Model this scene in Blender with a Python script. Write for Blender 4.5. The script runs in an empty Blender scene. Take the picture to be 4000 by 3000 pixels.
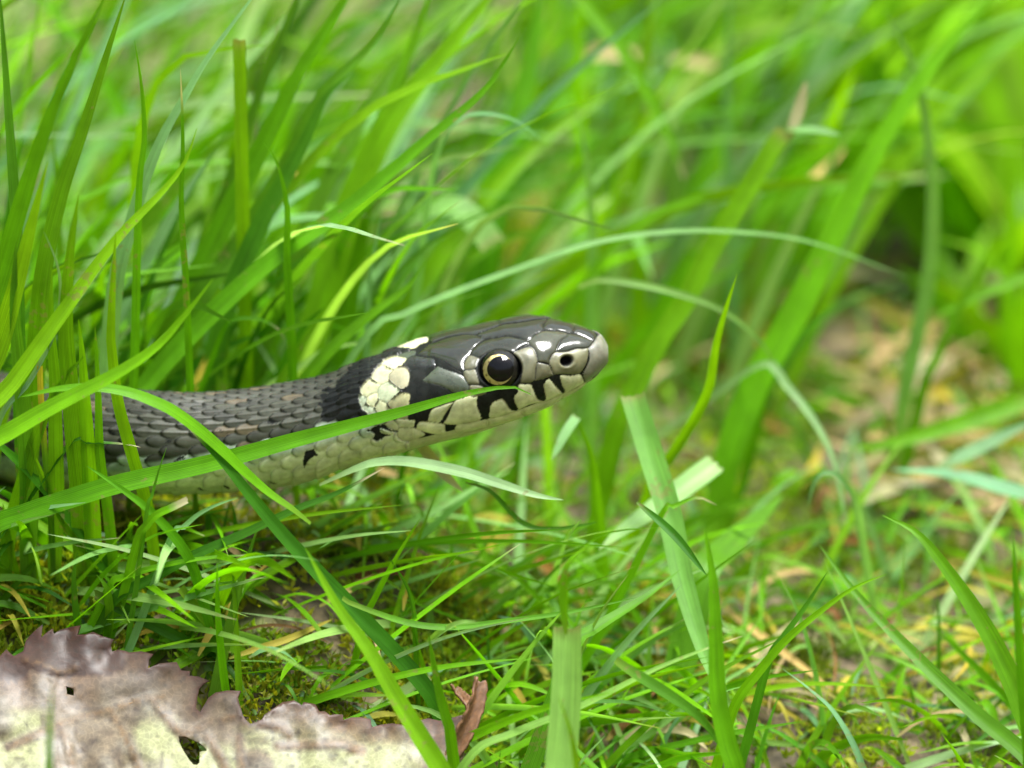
import bpy, math, random
import numpy as np
from mathutils import Vector
from mathutils.geometry import delaunay_2d_cdt

random.seed(7)
rng = np.random.default_rng(7)
sc = bpy.context.scene
COL = sc.collection
CM = 0.01                                  # everything below is laid out in centimetres

# ------------------------------------------------------------------ camera
PITCH = math.radians(25.0)
DIST, FRAME_W, ZF = 60.0, 12.5, 1.8        # distance to the snake, frame width there, height of the aim point
CP, SP = math.cos(PITCH), math.sin(PITCH)
CAM = np.array([0.0, -DIST * CP, ZF + DIST * SP])
FWD = np.array([0.0, CP, -SP]); UP = np.array([0.0, SP, CP]); RIGHT = np.array([1.0, 0, 0])
cam_data = bpy.data.cameras.new('camera')
cam = bpy.data.objects.new('camera', cam_data); COL.objects.link(cam)
cam.location = CAM * CM
cam.rotation_euler = (math.pi / 2 - PITCH, 0, 0)
cam_data.sensor_width = 36.0
cam_data.lens = 36.0 * DIST / FRAME_W
cam_data.clip_start = 0.02; cam_data.clip_end = 500.0
cam_data.dof.use_dof = True
cam_data.dof.focus_distance = (DIST - 1.0) * CM
cam_data.dof.aperture_fstop = 11.5
sc.camera = cam

# ------------------------------------------------------------------ light
SUN_EL, SUN_AZ = math.radians(76), math.radians(60)     # azimuth from +Y (behind the snake) towards +X
world = bpy.data.worlds.new('World'); sc.world = world; world.use_nodes = True
wn = world.node_tree.nodes; wl = world.node_tree.links
sky = wn.new('ShaderNodeTexSky'); sky.sky_type = 'NISHITA'; sky.sun_disc = False
sky.sun_elevation = SUN_EL; sky.sun_rotation = SUN_AZ
sky.air_density = 1.0; sky.dust_density = 1.5; sky.ozone_density = 1.0
hs = wn.new('ShaderNodeHueSaturation'); hs.inputs['Saturation'].default_value = 0.42      # thin white cloud
wl.new(sky.outputs[0], hs.inputs['Color']); wl.new(hs.outputs[0], wn['Background'].inputs[0]); wn['Background'].inputs[1].default_value = 0.06
sun_d = bpy.data.lights.new('sun', 'SUN'); sun = bpy.data.objects.new('sun', sun_d); COL.objects.link(sun)
sun_d.energy = 1.5; sun_d.angle = math.radians(28); sun_d.color = (1.0, 0.995, 0.975)
sdir = Vector((math.sin(SUN_AZ) * math.cos(SUN_EL), math.cos(SUN_AZ) * math.cos(SUN_EL), math.sin(SUN_EL)))
sun.rotation_euler = sdir.to_track_quat('Z', 'Y').to_euler()
sc.view_settings.view_transform = 'Standard'; sc.view_settings.look = 'None'
sc.view_settings.gamma = 1.0; sc.view_settings.use_curve_mapping = False
sc.view_settings.exposure = 2.95
sc.cycles.use_denoising = True
sc.cycles.max_bounces = 8; sc.cycles.transmission_bounces = 8; sc.cycles.transparent_max_bounces = 8

# ------------------------------------------------------------------ pixels <-> space (photo is 4000 x 3000)
K = FRAME_W / 4000.0 / DIST
def ray(px, py):
    return FWD + RIGHT * ((px - 2000) * K) + UP * ((1500 - py) * K)
def on_plane(px, py, Y):                   # the point of that pixel on the upright plane at depth Y
    d = ray(px, py); return CAM + d * ((Y - CAM[1]) / d[1])
def on_ground(px, py, z=0.0):
    d = ray(px, py); return CAM + d * ((z - CAM[2]) / d[2])
def pix(P):
    P = np.asarray(P) - CAM
    d = P @ FWD
    return 2000 + (P @ RIGHT) / d / K, 1500 - (P @ UP) / d / K
OS = 4000 / 2212.0                         # overview pixels -> photo pixels

def srgb(r, g, b):
    f = lambda c: c / 12.92 if c <= 0.04045 else ((c + 0.055) / 1.055) ** 2.4
    return np.array([f(r / 255), f(g / 255), f(b / 255)])

# ------------------------------------------------------------------ mesh helpers
def make_mesh(name, V, F, col=None, uv=None, mat=None, smooth=True, attrs=None):
    V = np.asarray(V, dtype=np.float64) * CM; F = np.asarray(F, dtype=np.int32)
    m = bpy.data.meshes.new(name); n, k = F.shape
    m.vertices.add(len(V)); m.vertices.foreach_set('co', V.astype(np.float32).ravel())
    m.loops.add(n * k); m.loops.foreach_set('vertex_index', F.ravel())
    m.polygons.add(n); m.polygons.foreach_set('loop_start', np.arange(0, n * k, k, dtype=np.int32))
    m.polygons.foreach_set('loop_total', np.full(n, k, dtype=np.int32))
    m.polygons.foreach_set('use_smooth', np.full(n, smooth, dtype=bool))
    if col is not None:
        a = m.attributes.new('Col', 'FLOAT_COLOR', 'POINT')
        c4 = np.ones((len(V), 4), dtype=np.float32); c4[:, :3] = col
        a.data.foreach_set('color', c4.ravel())
    for an, av in (attrs or {}).items():
        a = m.attributes.new(an, 'FLOAT', 'POINT'); a.data.foreach_set('value', np.asarray(av, dtype=np.float32))
    if uv is not None:
        u = m.uv_layers.new(name='UVMap'); u.data.foreach_set('uv', np.asarray(uv, dtype=np.float32)[F.ravel()].ravel())
    if mat: m.materials.append(mat)
    m.update(); m.validate()
    return m
def link(name, mesh, parent=None, loc=None):
    o = bpy.data.objects.new(name, mesh); COL.objects.link(o)
    if parent: o.parent = parent
    if loc is not None: o.location = loc
    return o
def tag(o, label=None, cat=None, group=None, kind=None):
    if label: o['label'] = label
    if cat: o['category'] = cat
    if group: o['group'] = group
    if kind: o['kind'] = kind
    return o

# ------------------------------------------------------------------ materials
def new_mat(name):
    m = bpy.data.materials.new(name); m.use_nodes = True
    nt = m.node_tree; nt.nodes.clear()
    out = nt.nodes.new('ShaderNodeOutputMaterial')
    return m, nt, out
def node(nt, t, **kw):
    n = nt.nodes.new(t)
    for k, v in kw.items():
        if k.startswith('i_'):
            key = k[2:].replace('_', ' ')
            n.inputs[int(key) if key.isdigit() else key].default_value = v
        else: setattr(n, k, v)
    return n

def leaf_material(name, stripes=True, trans=0.50, rough=0.42, sat=1.0):
    m, nt, out = new_mat(name); L = nt.links.new
    col = node(nt, 'ShaderNodeAttribute', attribute_name='Col')
    uv = node(nt, 'ShaderNodeUVMap', uv_map='UVMap')
    mp = node(nt, 'ShaderNodeMapping'); mp.inputs['Scale'].default_value = (9.0, 0.35, 1)
    L(uv.outputs[0], mp.inputs[0])
    nz = node(nt, 'ShaderNodeTexNoise', i_Scale=2.2, i_Detail=3.0); L(mp.outputs[0], nz.inputs['Vector'])
    geo = node(nt, 'ShaderNodeTexCoord')
    nz2 = node(nt, 'ShaderNodeTexNoise', i_Scale=260.0, i_Detail=4.0); L(geo.outputs['Object'], nz2.inputs['Vector'])
    sep = node(nt, 'ShaderNodeSeparateXYZ'); L(uv.outputs[0], sep.inputs[0])
    mul = node(nt, 'ShaderNodeMath', operation='MULTIPLY', i_1=75.0); L(sep.outputs[0], mul.inputs[0])
    sn = node(nt, 'ShaderNodeMath', operation='SINE'); L(mul.outputs[0], sn.inputs[0])
    r1 = node(nt, 'ShaderNodeMapRange', i_1=-1.0, i_2=1.0, i_3=0.88, i_4=1.12); L(sn.outputs[0], r1.inputs[0])
    r2 = node(nt, 'ShaderNodeMapRange', i_1=0.3, i_2=0.7, i_3=0.78, i_4=1.22); L(nz.outputs[0], r2.inputs[0])
    r3 = node(nt, 'ShaderNodeMapRange', i_1=0.3, i_2=0.7, i_3=0.86, i_4=1.14); L(nz2.outputs[0], r3.inputs[0])
    m1 = node(nt, 'ShaderNodeMath', operation='MULTIPLY'); L(r1.outputs[0], m1.inputs[0]); L(r2.outputs[0], m1.inputs[1])
    m2 = node(nt, 'ShaderNodeMath', operation='MULTIPLY'); L(m1.outputs[0], m2.inputs[0]); L(r3.outputs[0], m2.inputs[1])
    vm = node(nt, 'ShaderNodeVectorMath', operation='SCALE'); L(col.outputs['Color'], vm.inputs[0]); L(m2.outputs[0], vm.inputs['Scale'])
    n5 = node(nt, 'ShaderNodeTexNoise', i_Scale=1100.0, i_Detail=2.0); L(geo.outputs['Object'], n5.inputs['Vector'])
    n6 = node(nt, 'ShaderNodeTexNoise', i_Scale=90.0, i_Detail=2.0); L(geo.outputs['Object'], n6.inputs['Vector'])
    ad = node(nt, 'ShaderNodeMath', operation='ADD'); L(n5.outputs[0], ad.inputs[0]); L(n6.outputs[0], ad.inputs[1])
    r5 = node(nt, 'ShaderNodeMapRange', i_1=1.24, i_2=1.32, i_3=0.0, i_4=.55); L(ad.outputs[0], r5.inputs[0])
    mxs = node(nt, 'ShaderNodeMix', data_type='RGBA'); L(r5.outputs[0], mxs.inputs[0]); L(vm.outputs[0], mxs.inputs[6]); mxs.inputs[7].default_value = (.20, .17, .06, 1)
    vm = mxs; vm_out = mxs.outputs[2]
    bs = node(nt, 'ShaderNodeBsdfPrincipled', i_Roughness=rough); L(vm_out, bs.inputs['Base Color'])
    bs.inputs['Specular IOR Level'].default_value = 0.15
    tr = node(nt, 'ShaderNodeBsdfTranslucent')
    tc = node(nt, 'ShaderNodeVectorMath', operation='MULTIPLY'); tc.inputs[1].default_value = (1.45, 1.42, 0.4)
    L(vm_out, tc.inputs[0]); L(tc.outputs[0], tr.inputs[0])
    bp = node(nt, 'ShaderNodeBump', i_Strength=0.25, i_Distance=0.0001); L(m1.outputs[0], bp.inputs['Height'])
    L(bp.outputs[0], bs.inputs['Normal'])
    mx = node(nt, 'ShaderNodeMixShader', i_0=trans); L(bs.outputs[0], mx.inputs[1]); L(tr.outputs[0], mx.inputs[2])
    L(mx.outputs[0], out.inputs[0])
    return m
M_GRASS = leaf_material('grass_leaf')
M_DRY = leaf_material('dry_leaf', trans=0.25, rough=0.6)

def snake_material():
    m, nt, out = new_mat('snake_skin'); L = nt.links.new
    col = node(nt, 'ShaderNodeAttribute', attribute_name='Col'); ro = node(nt, 'ShaderNodeAttribute', attribute_name='Rough'); spa = node(nt, 'ShaderNodeAttribute', attribute_name='Spec')
    geo = node(nt, 'ShaderNodeTexCoord')
    nz = node(nt, 'ShaderNodeTexNoise', i_Scale=900.0, i_Detail=5.0, i_Roughness=0.65); L(geo.outputs['Object'], nz.inputs['Vector'])
    r = node(nt, 'ShaderNodeMapRange', i_1=0.3, i_2=0.7, i_3=0.72, i_4=1.28); L(nz.outputs[0], r.inputs[0])
    rr_ = node(nt, 'ShaderNodeMapRange', i_1=0.3, i_2=0.7, i_3=0.75, i_4=1.35); L(nz.outputs[0], rr_.inputs[0])
    rm = node(nt, 'ShaderNodeMath', operation='MULTIPLY'); L(ro.outputs['Fac'], rm.inputs[0]); L(rr_.outputs[0], rm.inputs[1])
    vm = node(nt, 'ShaderNodeVectorMath', operation='SCALE'); L(col.outputs['Color'], vm.inputs[0]); L(r.outputs[0], vm.inputs['Scale'])
    bs = node(nt, 'ShaderNodeBsdfPrincipled'); L(vm.outputs[0], bs.inputs['Base Color']); L(rm.outputs[0], bs.inputs['Roughness'])
    L(spa.outputs['Fac'], bs.inputs['Specular IOR Level'])
    bs.inputs['Subsurface Weight'].default_value = 0.08; bs.inputs['Subsurface Scale'].default_value = 0.0006
    nb = node(nt, 'ShaderNodeTexNoise', i_Scale=2600.0, i_Detail=3.0); L(geo.outputs['Object'], nb.inputs['Vector'])
    bp = node(nt, 'ShaderNodeBump', i_Strength=0.12, i_Distance=0.00005); L(nb.outputs[0], bp.inputs['Height'])
    L(bp.outputs[0], bs.inputs['Normal']); L(bs.outputs[0], out.inputs[0])
    return m
def plain_material(name, color, rough=0.5, spec=0.5):
    m, nt, out = new_mat(name)
    geo = node(nt, 'ShaderNodeTexCoord'); nz = node(nt, 'ShaderNodeTexNoise', i_Scale=700.0, i_Detail=4.0)
    nt.links.new(geo.outputs['Object'], nz.inputs['Vector'])
    r = node(nt, 'ShaderNodeMapRange', i_1=0.3, i_2=0.7, i_3=0.75, i_4=1.25); nt.links.new(nz.outputs[0], r.inputs[0])
    vm = node(nt, 'ShaderNodeVectorMath', operation='SCALE'); vm.inputs[0].default_value = tuple(color)
    nt.links.new(r.outputs[0], vm.inputs['Scale'])
    bs = node(nt, 'ShaderNodeBsdfPrincipled', i_Roughness=rough); bs.inputs['Specular IOR Level'].default_value = spec
    nt.links.new(vm.outputs[0], bs.inputs['Base Color']); nt.links.new(bs.outputs[0], out.inputs[0])
    return m

# ------------------------------------------------------------------ ground
def smoothstep(a, b, x):
    t = np.clip((x - a) / (b - a), 0, 1); return t * t * (3 - 2 * t)
def vnoise(x, y, seed=0):                   # smooth value noise, vectorised
    def h(i, j): 
        v = np.sin(i * 127.1 + j * 311.7 + seed * 74.7) * 43758.5453; return v - np.floor(v)
    i, j = np.floor(x), np.floor(y); fx, fy = x - i, y - j
    fx = fx * fx * (3 - 2 * fx); fy = fy * fy * (3 - 2 * fy)
    return (h(i, j) * (1 - fx) + h(i + 1, j) * fx) * (1 - fy) + (h(i, j + 1) * (1 - fx) + h(i + 1, j + 1) * fx) * fy
def ground_z(x, y):
    x = np.asarray(x, float); y = np.asarray(y, float)
    z = (vnoise(x * .35, y * .35, 1) - .5) * .5 + (vnoise(x * 1.3, y * 1.3, 2) - .5) * .22
    z = z * np.exp(-(np.hypot(x, y) / 60) ** 2)
    # a hummock of grass carries the snake; around it the soil lies deeper, and the bank falls away in front
    hum = (1 - smoothstep(-2.5, 1.2, x + .25 * np.abs(y))) * (1 - smoothstep(3.0, 7.0, y))
    front = np.log1p(np.exp(np.clip((-y - .5) * 1.6, -50, 50))) / 1.6 * np.exp(-np.clip(-y - 9, 0, None) / 30)
    return z - .1 - 2.1 * (1 - hum) - front * (.70 * hum + .25 * (1 - hum))
def hit_ground(px, py, dz=0.06):
    t = np.linspace(42, 110, 1400)[:, None]; Q = CAM + ray(px, py) * t
    below = Q[:, 2] < ground_z(Q[:, 0], Q[:, 1]) + dz
    return Q[np.argmax(below)] if below.any() else Q[-1]
def build_ground():
    t = np.linspace(-1, 1, 301)
    ax = np.sign(t) * (np.abs(t) * 26 + np.maximum(0, np.abs(t) - .8) ** 3 * 250000)
    X, Y = np.meshgrid(ax, ax + 4, indexing='ij')
    rad = np.hypot(X, Y + 20)
    Z = ground_z(X, Y) + .72 * np.clip(rad - 95, 0, 700) - .05 + (rng.random(X.shape) - .5) * .07 * (np.hypot(X, Y) < 25)  # unseen bank added all round, rising to block light from the low sky
    n = len(ax); idx = np.arange(n * n).reshape(n, n)
    F = np.stack([idx[:-1, :-1], idx[1:, :-1], idx[1:, 1:], idx[:-1, 1:]], -1).reshape(-1, 4)
    m, nt, out = new_mat('soil'); L = nt.links.new
    geo = node(nt, 'ShaderNodeTexCoord')
    n1 = node(nt, 'ShaderNodeTexNoise', i_Scale=60.0, i_Detail=6.0); L(geo.outputs['Object'], n1.inputs['Vector'])
    n2 = node(nt, 'ShaderNodeTexNoise', i_Scale=700.0, i_Detail=4.0); L(geo.outputs['Object'], n2.inputs['Vector'])
    cr = node(nt, 'ShaderNodeValToRGB'); e = cr.color_ramp.elements
    e[0].position = .36; e[0].color = (.050, .038, .018, 1); e[1].position = .62; e[1].color = (.10, .135, .022, 1)
    k = e.new(.5); k.color = (.115, .085, .042, 1)
    L(n1.outputs[0], cr.inputs[0])
    r = node(nt, 'ShaderNodeMapRange', i_1=0.3, i_2=0.7, i_3=0.5, i_4=1.5); L(n2.outputs[0], r.inputs[0])
    vm = node(nt, 'ShaderNodeVectorMath', operation='SCALE'); L(cr.outputs[0], vm.inputs[0]); L(r.outputs[0], vm.inputs['Scale'])
    bs = node(nt, 'ShaderNodeBsdfPrincipled', i_Roughness=0.85); L(vm.outputs[0], bs.inputs['Base Color']); L(bs.outputs[0], out.inputs[0])
    o = link('ground', make_mesh('ground', np.stack([X, Y, Z], -1).reshape(-1, 3), F, mat=m))
    tag(o, 'brown soil with moss under the grass', 'ground', kind='structure')
build_ground()

# ------------------------------------------------------------------ the snake
def H(x, y): return (1350 + x / 2.0109, 1150 + y / 2.0109)
def B(x, y): return (x / 1.4747, 1300 + y / 1.4747)
def crop(ox, oy, s):
    return lambda *p: np.array([(ox + p[i] / s, oy + p[i + 1] / s) for i in range(0, len(p), 2)])
c1 = crop(1400, 1300, 4.1475); c2 = crop(1700, 1200, 4.1475); c3 = crop(2000, 1200, 4.1475)
c4 = crop(1700, 1450, 4.1475); c5 = crop(1300, 1500, 4.1475); c6 = crop(900, 1450, 3.318); c7 = crop(400, 1500, 3.318)

def in_poly(px, py, poly):
    x0, y0 = poly[:, 0], poly[:, 1]; x1, y1 = np.roll(x0, -1), np.roll(y0, -1)
    c = np.zeros(px.shape, bool)
    for a, b, d, e in zip(x0, y0, x1, y1):
        if b == e: continue
        c ^= ((b > py) != (e > py)) & (px < (d - a) * (py - b) / (e - b) + a)
    return c
def seg_dist(px, py, line):
    best = np.full(px.shape, 1e9)
    for (a, b), (d, e) in zip(line[:-1], line[1:]):
        vx, vy = d - a, e - b; l2 = vx * vx + vy * vy + 1e-9
        t = np.clip(((px - a) * vx + (py - b) * vy) / l2, 0, 1)
        best = np.minimum(best, (px - a - t * vx) ** 2 + (py - b - t * vy) ** 2)
    return np.sqrt(best)
def smooth_line(P, n=6, closed=False):      # Catmull-Rom through the traced points
    P = np.asarray(P, float)
    if len(P) < 3: return P
    Q = np.vstack([P[-1], P, P[0], P[1]]) if closed else np.vstack([2 * P[0] - P[1], P, 2 * P[-1] - P[-2]])
    out = []
    for i in range(1, len(Q) - 2):
        p0, p1, p2, p3 = Q[i - 1], Q[i], Q[i + 1], Q[i + 2]
        for t in np.linspace(0, 1, n, endpoint=False):
            out.append(.5 * (2 * p1 + (p2 - p0) * t + (2 * p0 - 5 * p1 + 4 * p2 - p3) * t * t + (3 * p1 - p0 - 3 * p2 + p3) * t ** 3))
    if not closed: out.append(Q[-2])
    return np.array(out)

top_pts = [(-320, 1425), (-100, 1430), (0, 1452), (100, 1508), (193, 1526)] + [B(*p) for p in ((400, 338), (600, 332), (750, 338), (900, 350), (1050, 357), (1200, 356), (1350, 343), (1500, 324), (1700, 290), (1850, 260), (1950, 228))] + \
    [H(*p) for p in ((0, 580), (130, 530), (270, 480), (390, 420), (520, 365), (640, 335), (700, 310), (900, 262), (1100, 222), (1250, 185), (1370, 165), (1480, 163), (1590, 180), (1700, 210), (1830, 245), (1930, 282), (1990, 315), (2030, 365), (2056, 425), (2062, 470))]
bot_pts = [(-320, 1810), (-100, 1820), (0, 1845), (100, 1890), (193, 1915)] + [B(*p) for p in ((400, 925), (600, 930), (850, 928), (1000, 930), (1200, 924), (1350, 914), (1500, 900), (1650, 882), (1800, 850))] + \
    [H(*p) for p in ((0, 1365), (150, 1330), (300, 1285), (500, 1225), (700, 1170), (850, 1130), (1000, 1090), (1150, 1045), (1300, 990), (1450, 935), (1600, 870), (1700, 815), (1800, 760), (1880, 705), (1930, 668), (1975, 622), (2005, 585), (2035, 552), (2054, 520), (2062, 480))]
top_pts = np.array(top_pts); bot_pts = np.array(bot_pts)
SNOUT = top_pts[-1, 0]
tp = smooth_line(top_pts, 8); bp_ = smooth_line(bot_pts, 8)
f_top = lambda x: np.interp(x, tp[:, 0], tp[:, 1]); f_bot = lambda x: np.interp(x, bp_[:, 0], bp_[:, 1])

def smooth1d(a, k):
    ker = np.hanning(2 * k + 3)[1:-1]; ker /= ker.sum()
    return np.convolve(np.pad(a, k, mode='edge'), ker, 'valid')

def build_snake():
    NT = 340
    # slices in view: by photo column
    xs = np.concatenate([np.arange(-280, 2200, 3.4), SNOUT - (SNOUT - 2200) * (1 - np.linspace(0, 1, 90)) ** 2.0])
    xs[-1] = SNOUT - 0.02
    n = len(xs)
    th = np.linspace(0, 2 * np.pi, NT, endpoint=False)      # 0 back, pi/2 camera side, pi belly
    Ct = np.zeros((n, 3)); hh = np.zeros(n)
    yc = 1.7 * np.clip((760 - xs) / 760, 0, None) ** 2
    for i, x in enumerate(xs):
        a = on_plane(x, f_top(x), yc[i]); b = on_plane(x, f_bot(x), yc[i])
        Ct[i] = (a + b) / 2; hh[i] = (a[2] - b[2]) / 2 * CP      # half height as seen
    k = smoothstep(1380, 1650, xs) * (1 - .45 * smoothstep(1980, 2360, xs))
    wide = 1.0 + .26 * k                                     # width against height
    ex = 2.0 + .55 * smoothstep(1450, 1750, xs)              # squarer cross-section in the head
    roll = math.radians(7) * smoothstep(1300, 1700, xs)
    # the rest of the body, outside the frame
    m_out = 420
    s = np.linspace(0, 44, m_out + 1)[1:]
    T0 = Ct[0] - Ct[1]; ang = math.atan2(T0[1], T0[0]); pos = Ct[0].copy(); extra = []; rr = []
    for q, si in enumerate(s):
        ang += (.10 * math.cos(si * .33) + .012) * (s[1] - s[0])
        pos = pos + np.array([math.cos(ang), math.sin(ang), 0]) * (s[1] - s[0])
        tap = (1 - max(0, si - 14) / 30.5)
        r_ = hh[0] * (1 + .06 * min(1, si / 8)) * max(tap, .05)
        pos[2] += (max(r_ * 1.0 + .12, .15) - pos[2]) * .06
        extra.append(pos.copy()); rr.append(r_)
    Ct = np.vstack([np.array(extra)[::-1], Ct]); hh = np.concatenate([rr[::-1], hh])
    wide = np.concatenate([np.ones(m_out), wide]); ex = np.concatenate([np.full(m_out, 2.0), ex]); roll = np.concatenate([np.zeros(m_out), roll])
    xs_all = np.concatenate([np.full(m_out, -9999.), xs])
    N = len(Ct)
    arc = np.concatenate([[0], np.cumsum(np.linalg.norm(np.diff(Ct[:, :2], axis=0), axis=1))])
    tang = np.gradient(Ct[:, :2], axis=0); tang /= np.linalg.norm(tang, axis=1)[:, None]
    for q in (0, 1): tang[:, q] = smooth1d(tang[:, q], 25)
    tang /= np.linalg.norm(tang, axis=1)[:, None]
    lat = np.stack([tang[:, 1], -tang[:, 0], np.zeros(N)], 1)   # towards the camera
    # unit cross-section -> seen height fixed by the traced outline
    ce, se = np.cos(th)[None], np.sin(th)[None]
    p = (2 / ex)[:, None]
    uz = np.sign(ce) * np.abs(ce) ** p; uy = np.sign(se) * np.abs(se) ** p * wide[:, None]
    low = uz < 0
    hk = smoothstep(1500, 1800, xs_all)[:, None]
    uy = uy * np.where(low, 1 - .16 * hk * np.clip(-uz, 0, 1) ** 1.5, 1)      # jaw narrower than the crown
    cr, sr = np.cos(roll)[:, None], np.sin(roll)[:, None]
    uz, uy = uz * cr - uy * sr * -0 + 0 * uz, uy
    z2 = uz * cr + -uy * sr * 1.0; y2 = uy * cr + uz * sr
    uz, uy = z2, y2                                            # crown leans towards the camera
    seen = uz * CP - uy * SP
    vmax, vmin = seen.max(1), seen.min(1)
    scale = (2 * hh / (vmax - vmin))
    off = -(vmax + vmin) / 2 * scale / CP
    Vv = Ct[:, None, :] + lat[:, None, :] * (uy * scale[:, None])[..., None]
    Vv[..., 2] += uz * scale[:, None] + off[:, None]
    # normals of the smooth base form
    def normals(V):
        du = np.gradient(V, axis=0); dv = (np.roll(V, -1, 1) - np.roll(V, 1, 1))
        nn = np.cross(dv, du); l = np.linalg.norm(nn, axis=2, keepdims=True); return nn / np.maximum(l, 1e-12)
    Nn = normals(Vv)
    c_ = Vv.mean(1, keepdims=True)
    if ((Vv - c_) * Nn).sum() < 0: Nn = -Nn
    facing = ((CAM - Vv) * Nn).sum(2) / np.linalg.norm(CAM - Vv, axis=2)
    PX, PY = pix(Vv.reshape(-1, 3)); PX = PX.reshape(N, NT); PY = PY.reshape(N, NT)
    mir = (-np.arange(NT)) % NT
    use = facing > -0.02
    QX = np.where(use, PX, PX[:, mir]); QY = np.where(use, PY, PY[:, mir])
    off_frame = np.repeat((xs_all < -9000)[:, None], NT, 1)

    # ---------------- body scales: staggered, overlapping, keeled
    half = np.minimum(np.arange(NT), NT - np.arange(NT)) / (NT / 2)      # 0 back .. 1 belly
    thx = np.repeat((half * 180)[None], N, 0); thx = np.where(use, thx, thx)
    r_of = np.repeat((scale)[:, None], NT, 1)
    sgn = np.where(np.arange(NT) <= NT / 2, 1, -1)[None] * np.ones((N, 1))
    wrow = np.array([6.2, 6.4, 6.8, 7.2, 7.6, 8.2, 9.0, 9.8, 10.6, 11.6, 13.0, 14.6])
    edges = np.concatenate([[0], np.cumsum(wrow)])            # degrees from the back, up to about 111
    rowc = np.interp(thx, edges, np.arange(len(edges)))
    rowc = np.where(thx > edges[-1], 12 + (thx - edges[-1]) / 60.0, rowc)
    S = arc[:, None] + 0 * thx
    Ls = .275
    best = np.full((N, NT), -1.0); bid = np.zeros((N, NT)); bq = np.zeros((N, NT)); bp2 = np.zeros((N, NT)); br = np.zeros((N, NT))
    signed = rowc * sgn
    for dr in (-1, 0, 1):
        R = np.floor(np.abs(signed) + .5) + dr
        ok = (R >= 0) & (R <= 12)
        for dj in (-1, 0, 1, 2):
            J = np.floor(S / Ls - .5 * (R % 2)) + dj
            sc_ = (J + .5 * (R % 2) + .5) * Ls
            pp = (S - sc_) / (Ls * .80)                       # +1 front, -1 rear
            qq = (np.abs(signed) - R) / .95
            r_ = np.abs(qq) ** 1.8 + np.abs(pp) ** np.where(pp < 0, 2.0, 1.5)
            ins = ok & (r_ < 1)
            ht = .40 - .50 * pp + .75 * (1 - qq ** 2) - .9 * np.clip(r_ - .55, 0, 1) ** 2 + .28 * np.exp(-(qq / .13) ** 2) * (R < 8)
            better = ins & (ht > best)
            best = np.where(better, ht, best); bid = np.where(better, J * 31 + R * 7.3 + (sgn > 0) * 1000, bid)
            bq = np.where(better, qq, bq); bp2 = np.where(better, pp, bp2); br = np.where(better, r_, br)
    gap = best < -.5
    belly = rowc > 12.15
    bv = (S / (Ls * 1.05)) % 1.0                               # broad belly plates
    bh = .15 + .7 * (1 - bv)
    height = np.where(belly, bh, np.where(gap, -.15, best))
    rnd = lambda k: (lambda v: v - np.floor(v))(np.sin(bid * 12.9898 + k * 78.233) * 43758.5453)
    amp = .030
    disp = (height - .5) * amp

    olive = np.array([.032, .034, .022]); grey = np.array([.038, .042, .034]); tan = np.array([.085, .066, .036])
    cream = np.array([.43, .46, .27]); pale = np.array([.25, .31, .23]); black = np.array([.008, .009, .008])
    col = np.zeros((N, NT, 3)); R1, R2, R3 = rnd(1), rnd(2), rnd(3)
    col[:] = olive * (.62 + .75 * R1)[..., None] * (1 - .35 * R2)[..., None] + grey * (.35 * R2 * (.72 + .5 * R1))[..., None]
    col = np.where((R3 > .92)[..., None], col * .35 + tan * .75, col)
    edge = smoothstep(.25, -.85, bp2) if False else np.clip(-bp2, 0, 1)
    yb = np.interp(QX, [-400, 400, 600, 720, 900, 1020, 1165, 1262, 1400, 1500], [1770, 1798, 1790, 1775, 1745, 1720, 1690, 1655, 1640, 1600])
    jit = (R1 - .5) * 34
    low_d = np.where(off_frame, (thx - 112) * 4, QY - yb + jit)
    t_ = smoothstep(-6, 10, low_d)[..., None]; t2 = smoothstep(45, 95, low_d)[..., None]
    col = col * (1 - t_) + pale * (.8 + .3 * R2)[..., None] * t_
    col = col * (1 - t2) + cream * (.85 + .2 * R1)[..., None] * t2
    col = np.where((gap & ~belly)[..., None], np.where(t2 > .5, cream * .35, black * 2.0), col)
    rim = smoothstep(.62, .98, br) * ~belly
    col = col * (1 - (.80 - .42 * t2[..., 0]) * rim)[..., None]
    rough = np.full((N, NT), .42)
    # irregular dark marks on the body
    wob = 9 * np.sin(QX * .11 + QY * .07) + 7 * np.sin(QY * .19 - QX * .05 + 2)
    neck = np.array([(1340, 1478), (1301, 1507), (1256, 1540), (1259, 1589), (1271, 1619), (1262, 1652), (1301, 1646), (1400, 1650), (1475, 1662), (1500, 1640), (1454, 1600), (1425, 1560), (1430, 1525), (1460, 1478), (1500, 1420), (1555, 1392), (1610, 1375), (1640, 1350), (1545, 1360), (1504, 1370), (1448, 1390), (1400, 1410), (1370, 1440)])
    inn = in_poly(QX + wob * .8 + (R1 - .5) * 22, QY + wob * .5 + (R2 - .5) * 18, neck)
    inn &= ~((R3 > .80) & (QY < 1475))
    col = np.where(inn[..., None], black * (1 + .3 * R2)[..., None], col); rough = np.where(inn, .27, rough)
    blobs = [(1069, 1652, 34, 17, -.2), (710, 1789, 34, 10, -.55), (656, 1723, 24, 11, .2), (800, 1596, 26, 9, .3), (876, 1687, 30, 12, .25), (969, 1577, 20, 9, 0),
             (1168, 1531, 16, 7, .2), (440, 1690, 18, 9, .2), (1060, 1884, 26, 6, .3), (790, 1912, 24, 9, .45), (885, 1902, 26, 7, .5), (610, 1922, 22, 10, .3), (560, 1640, 16, 8, .2), (1110, 1610, 10, 6, 0)]
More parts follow.
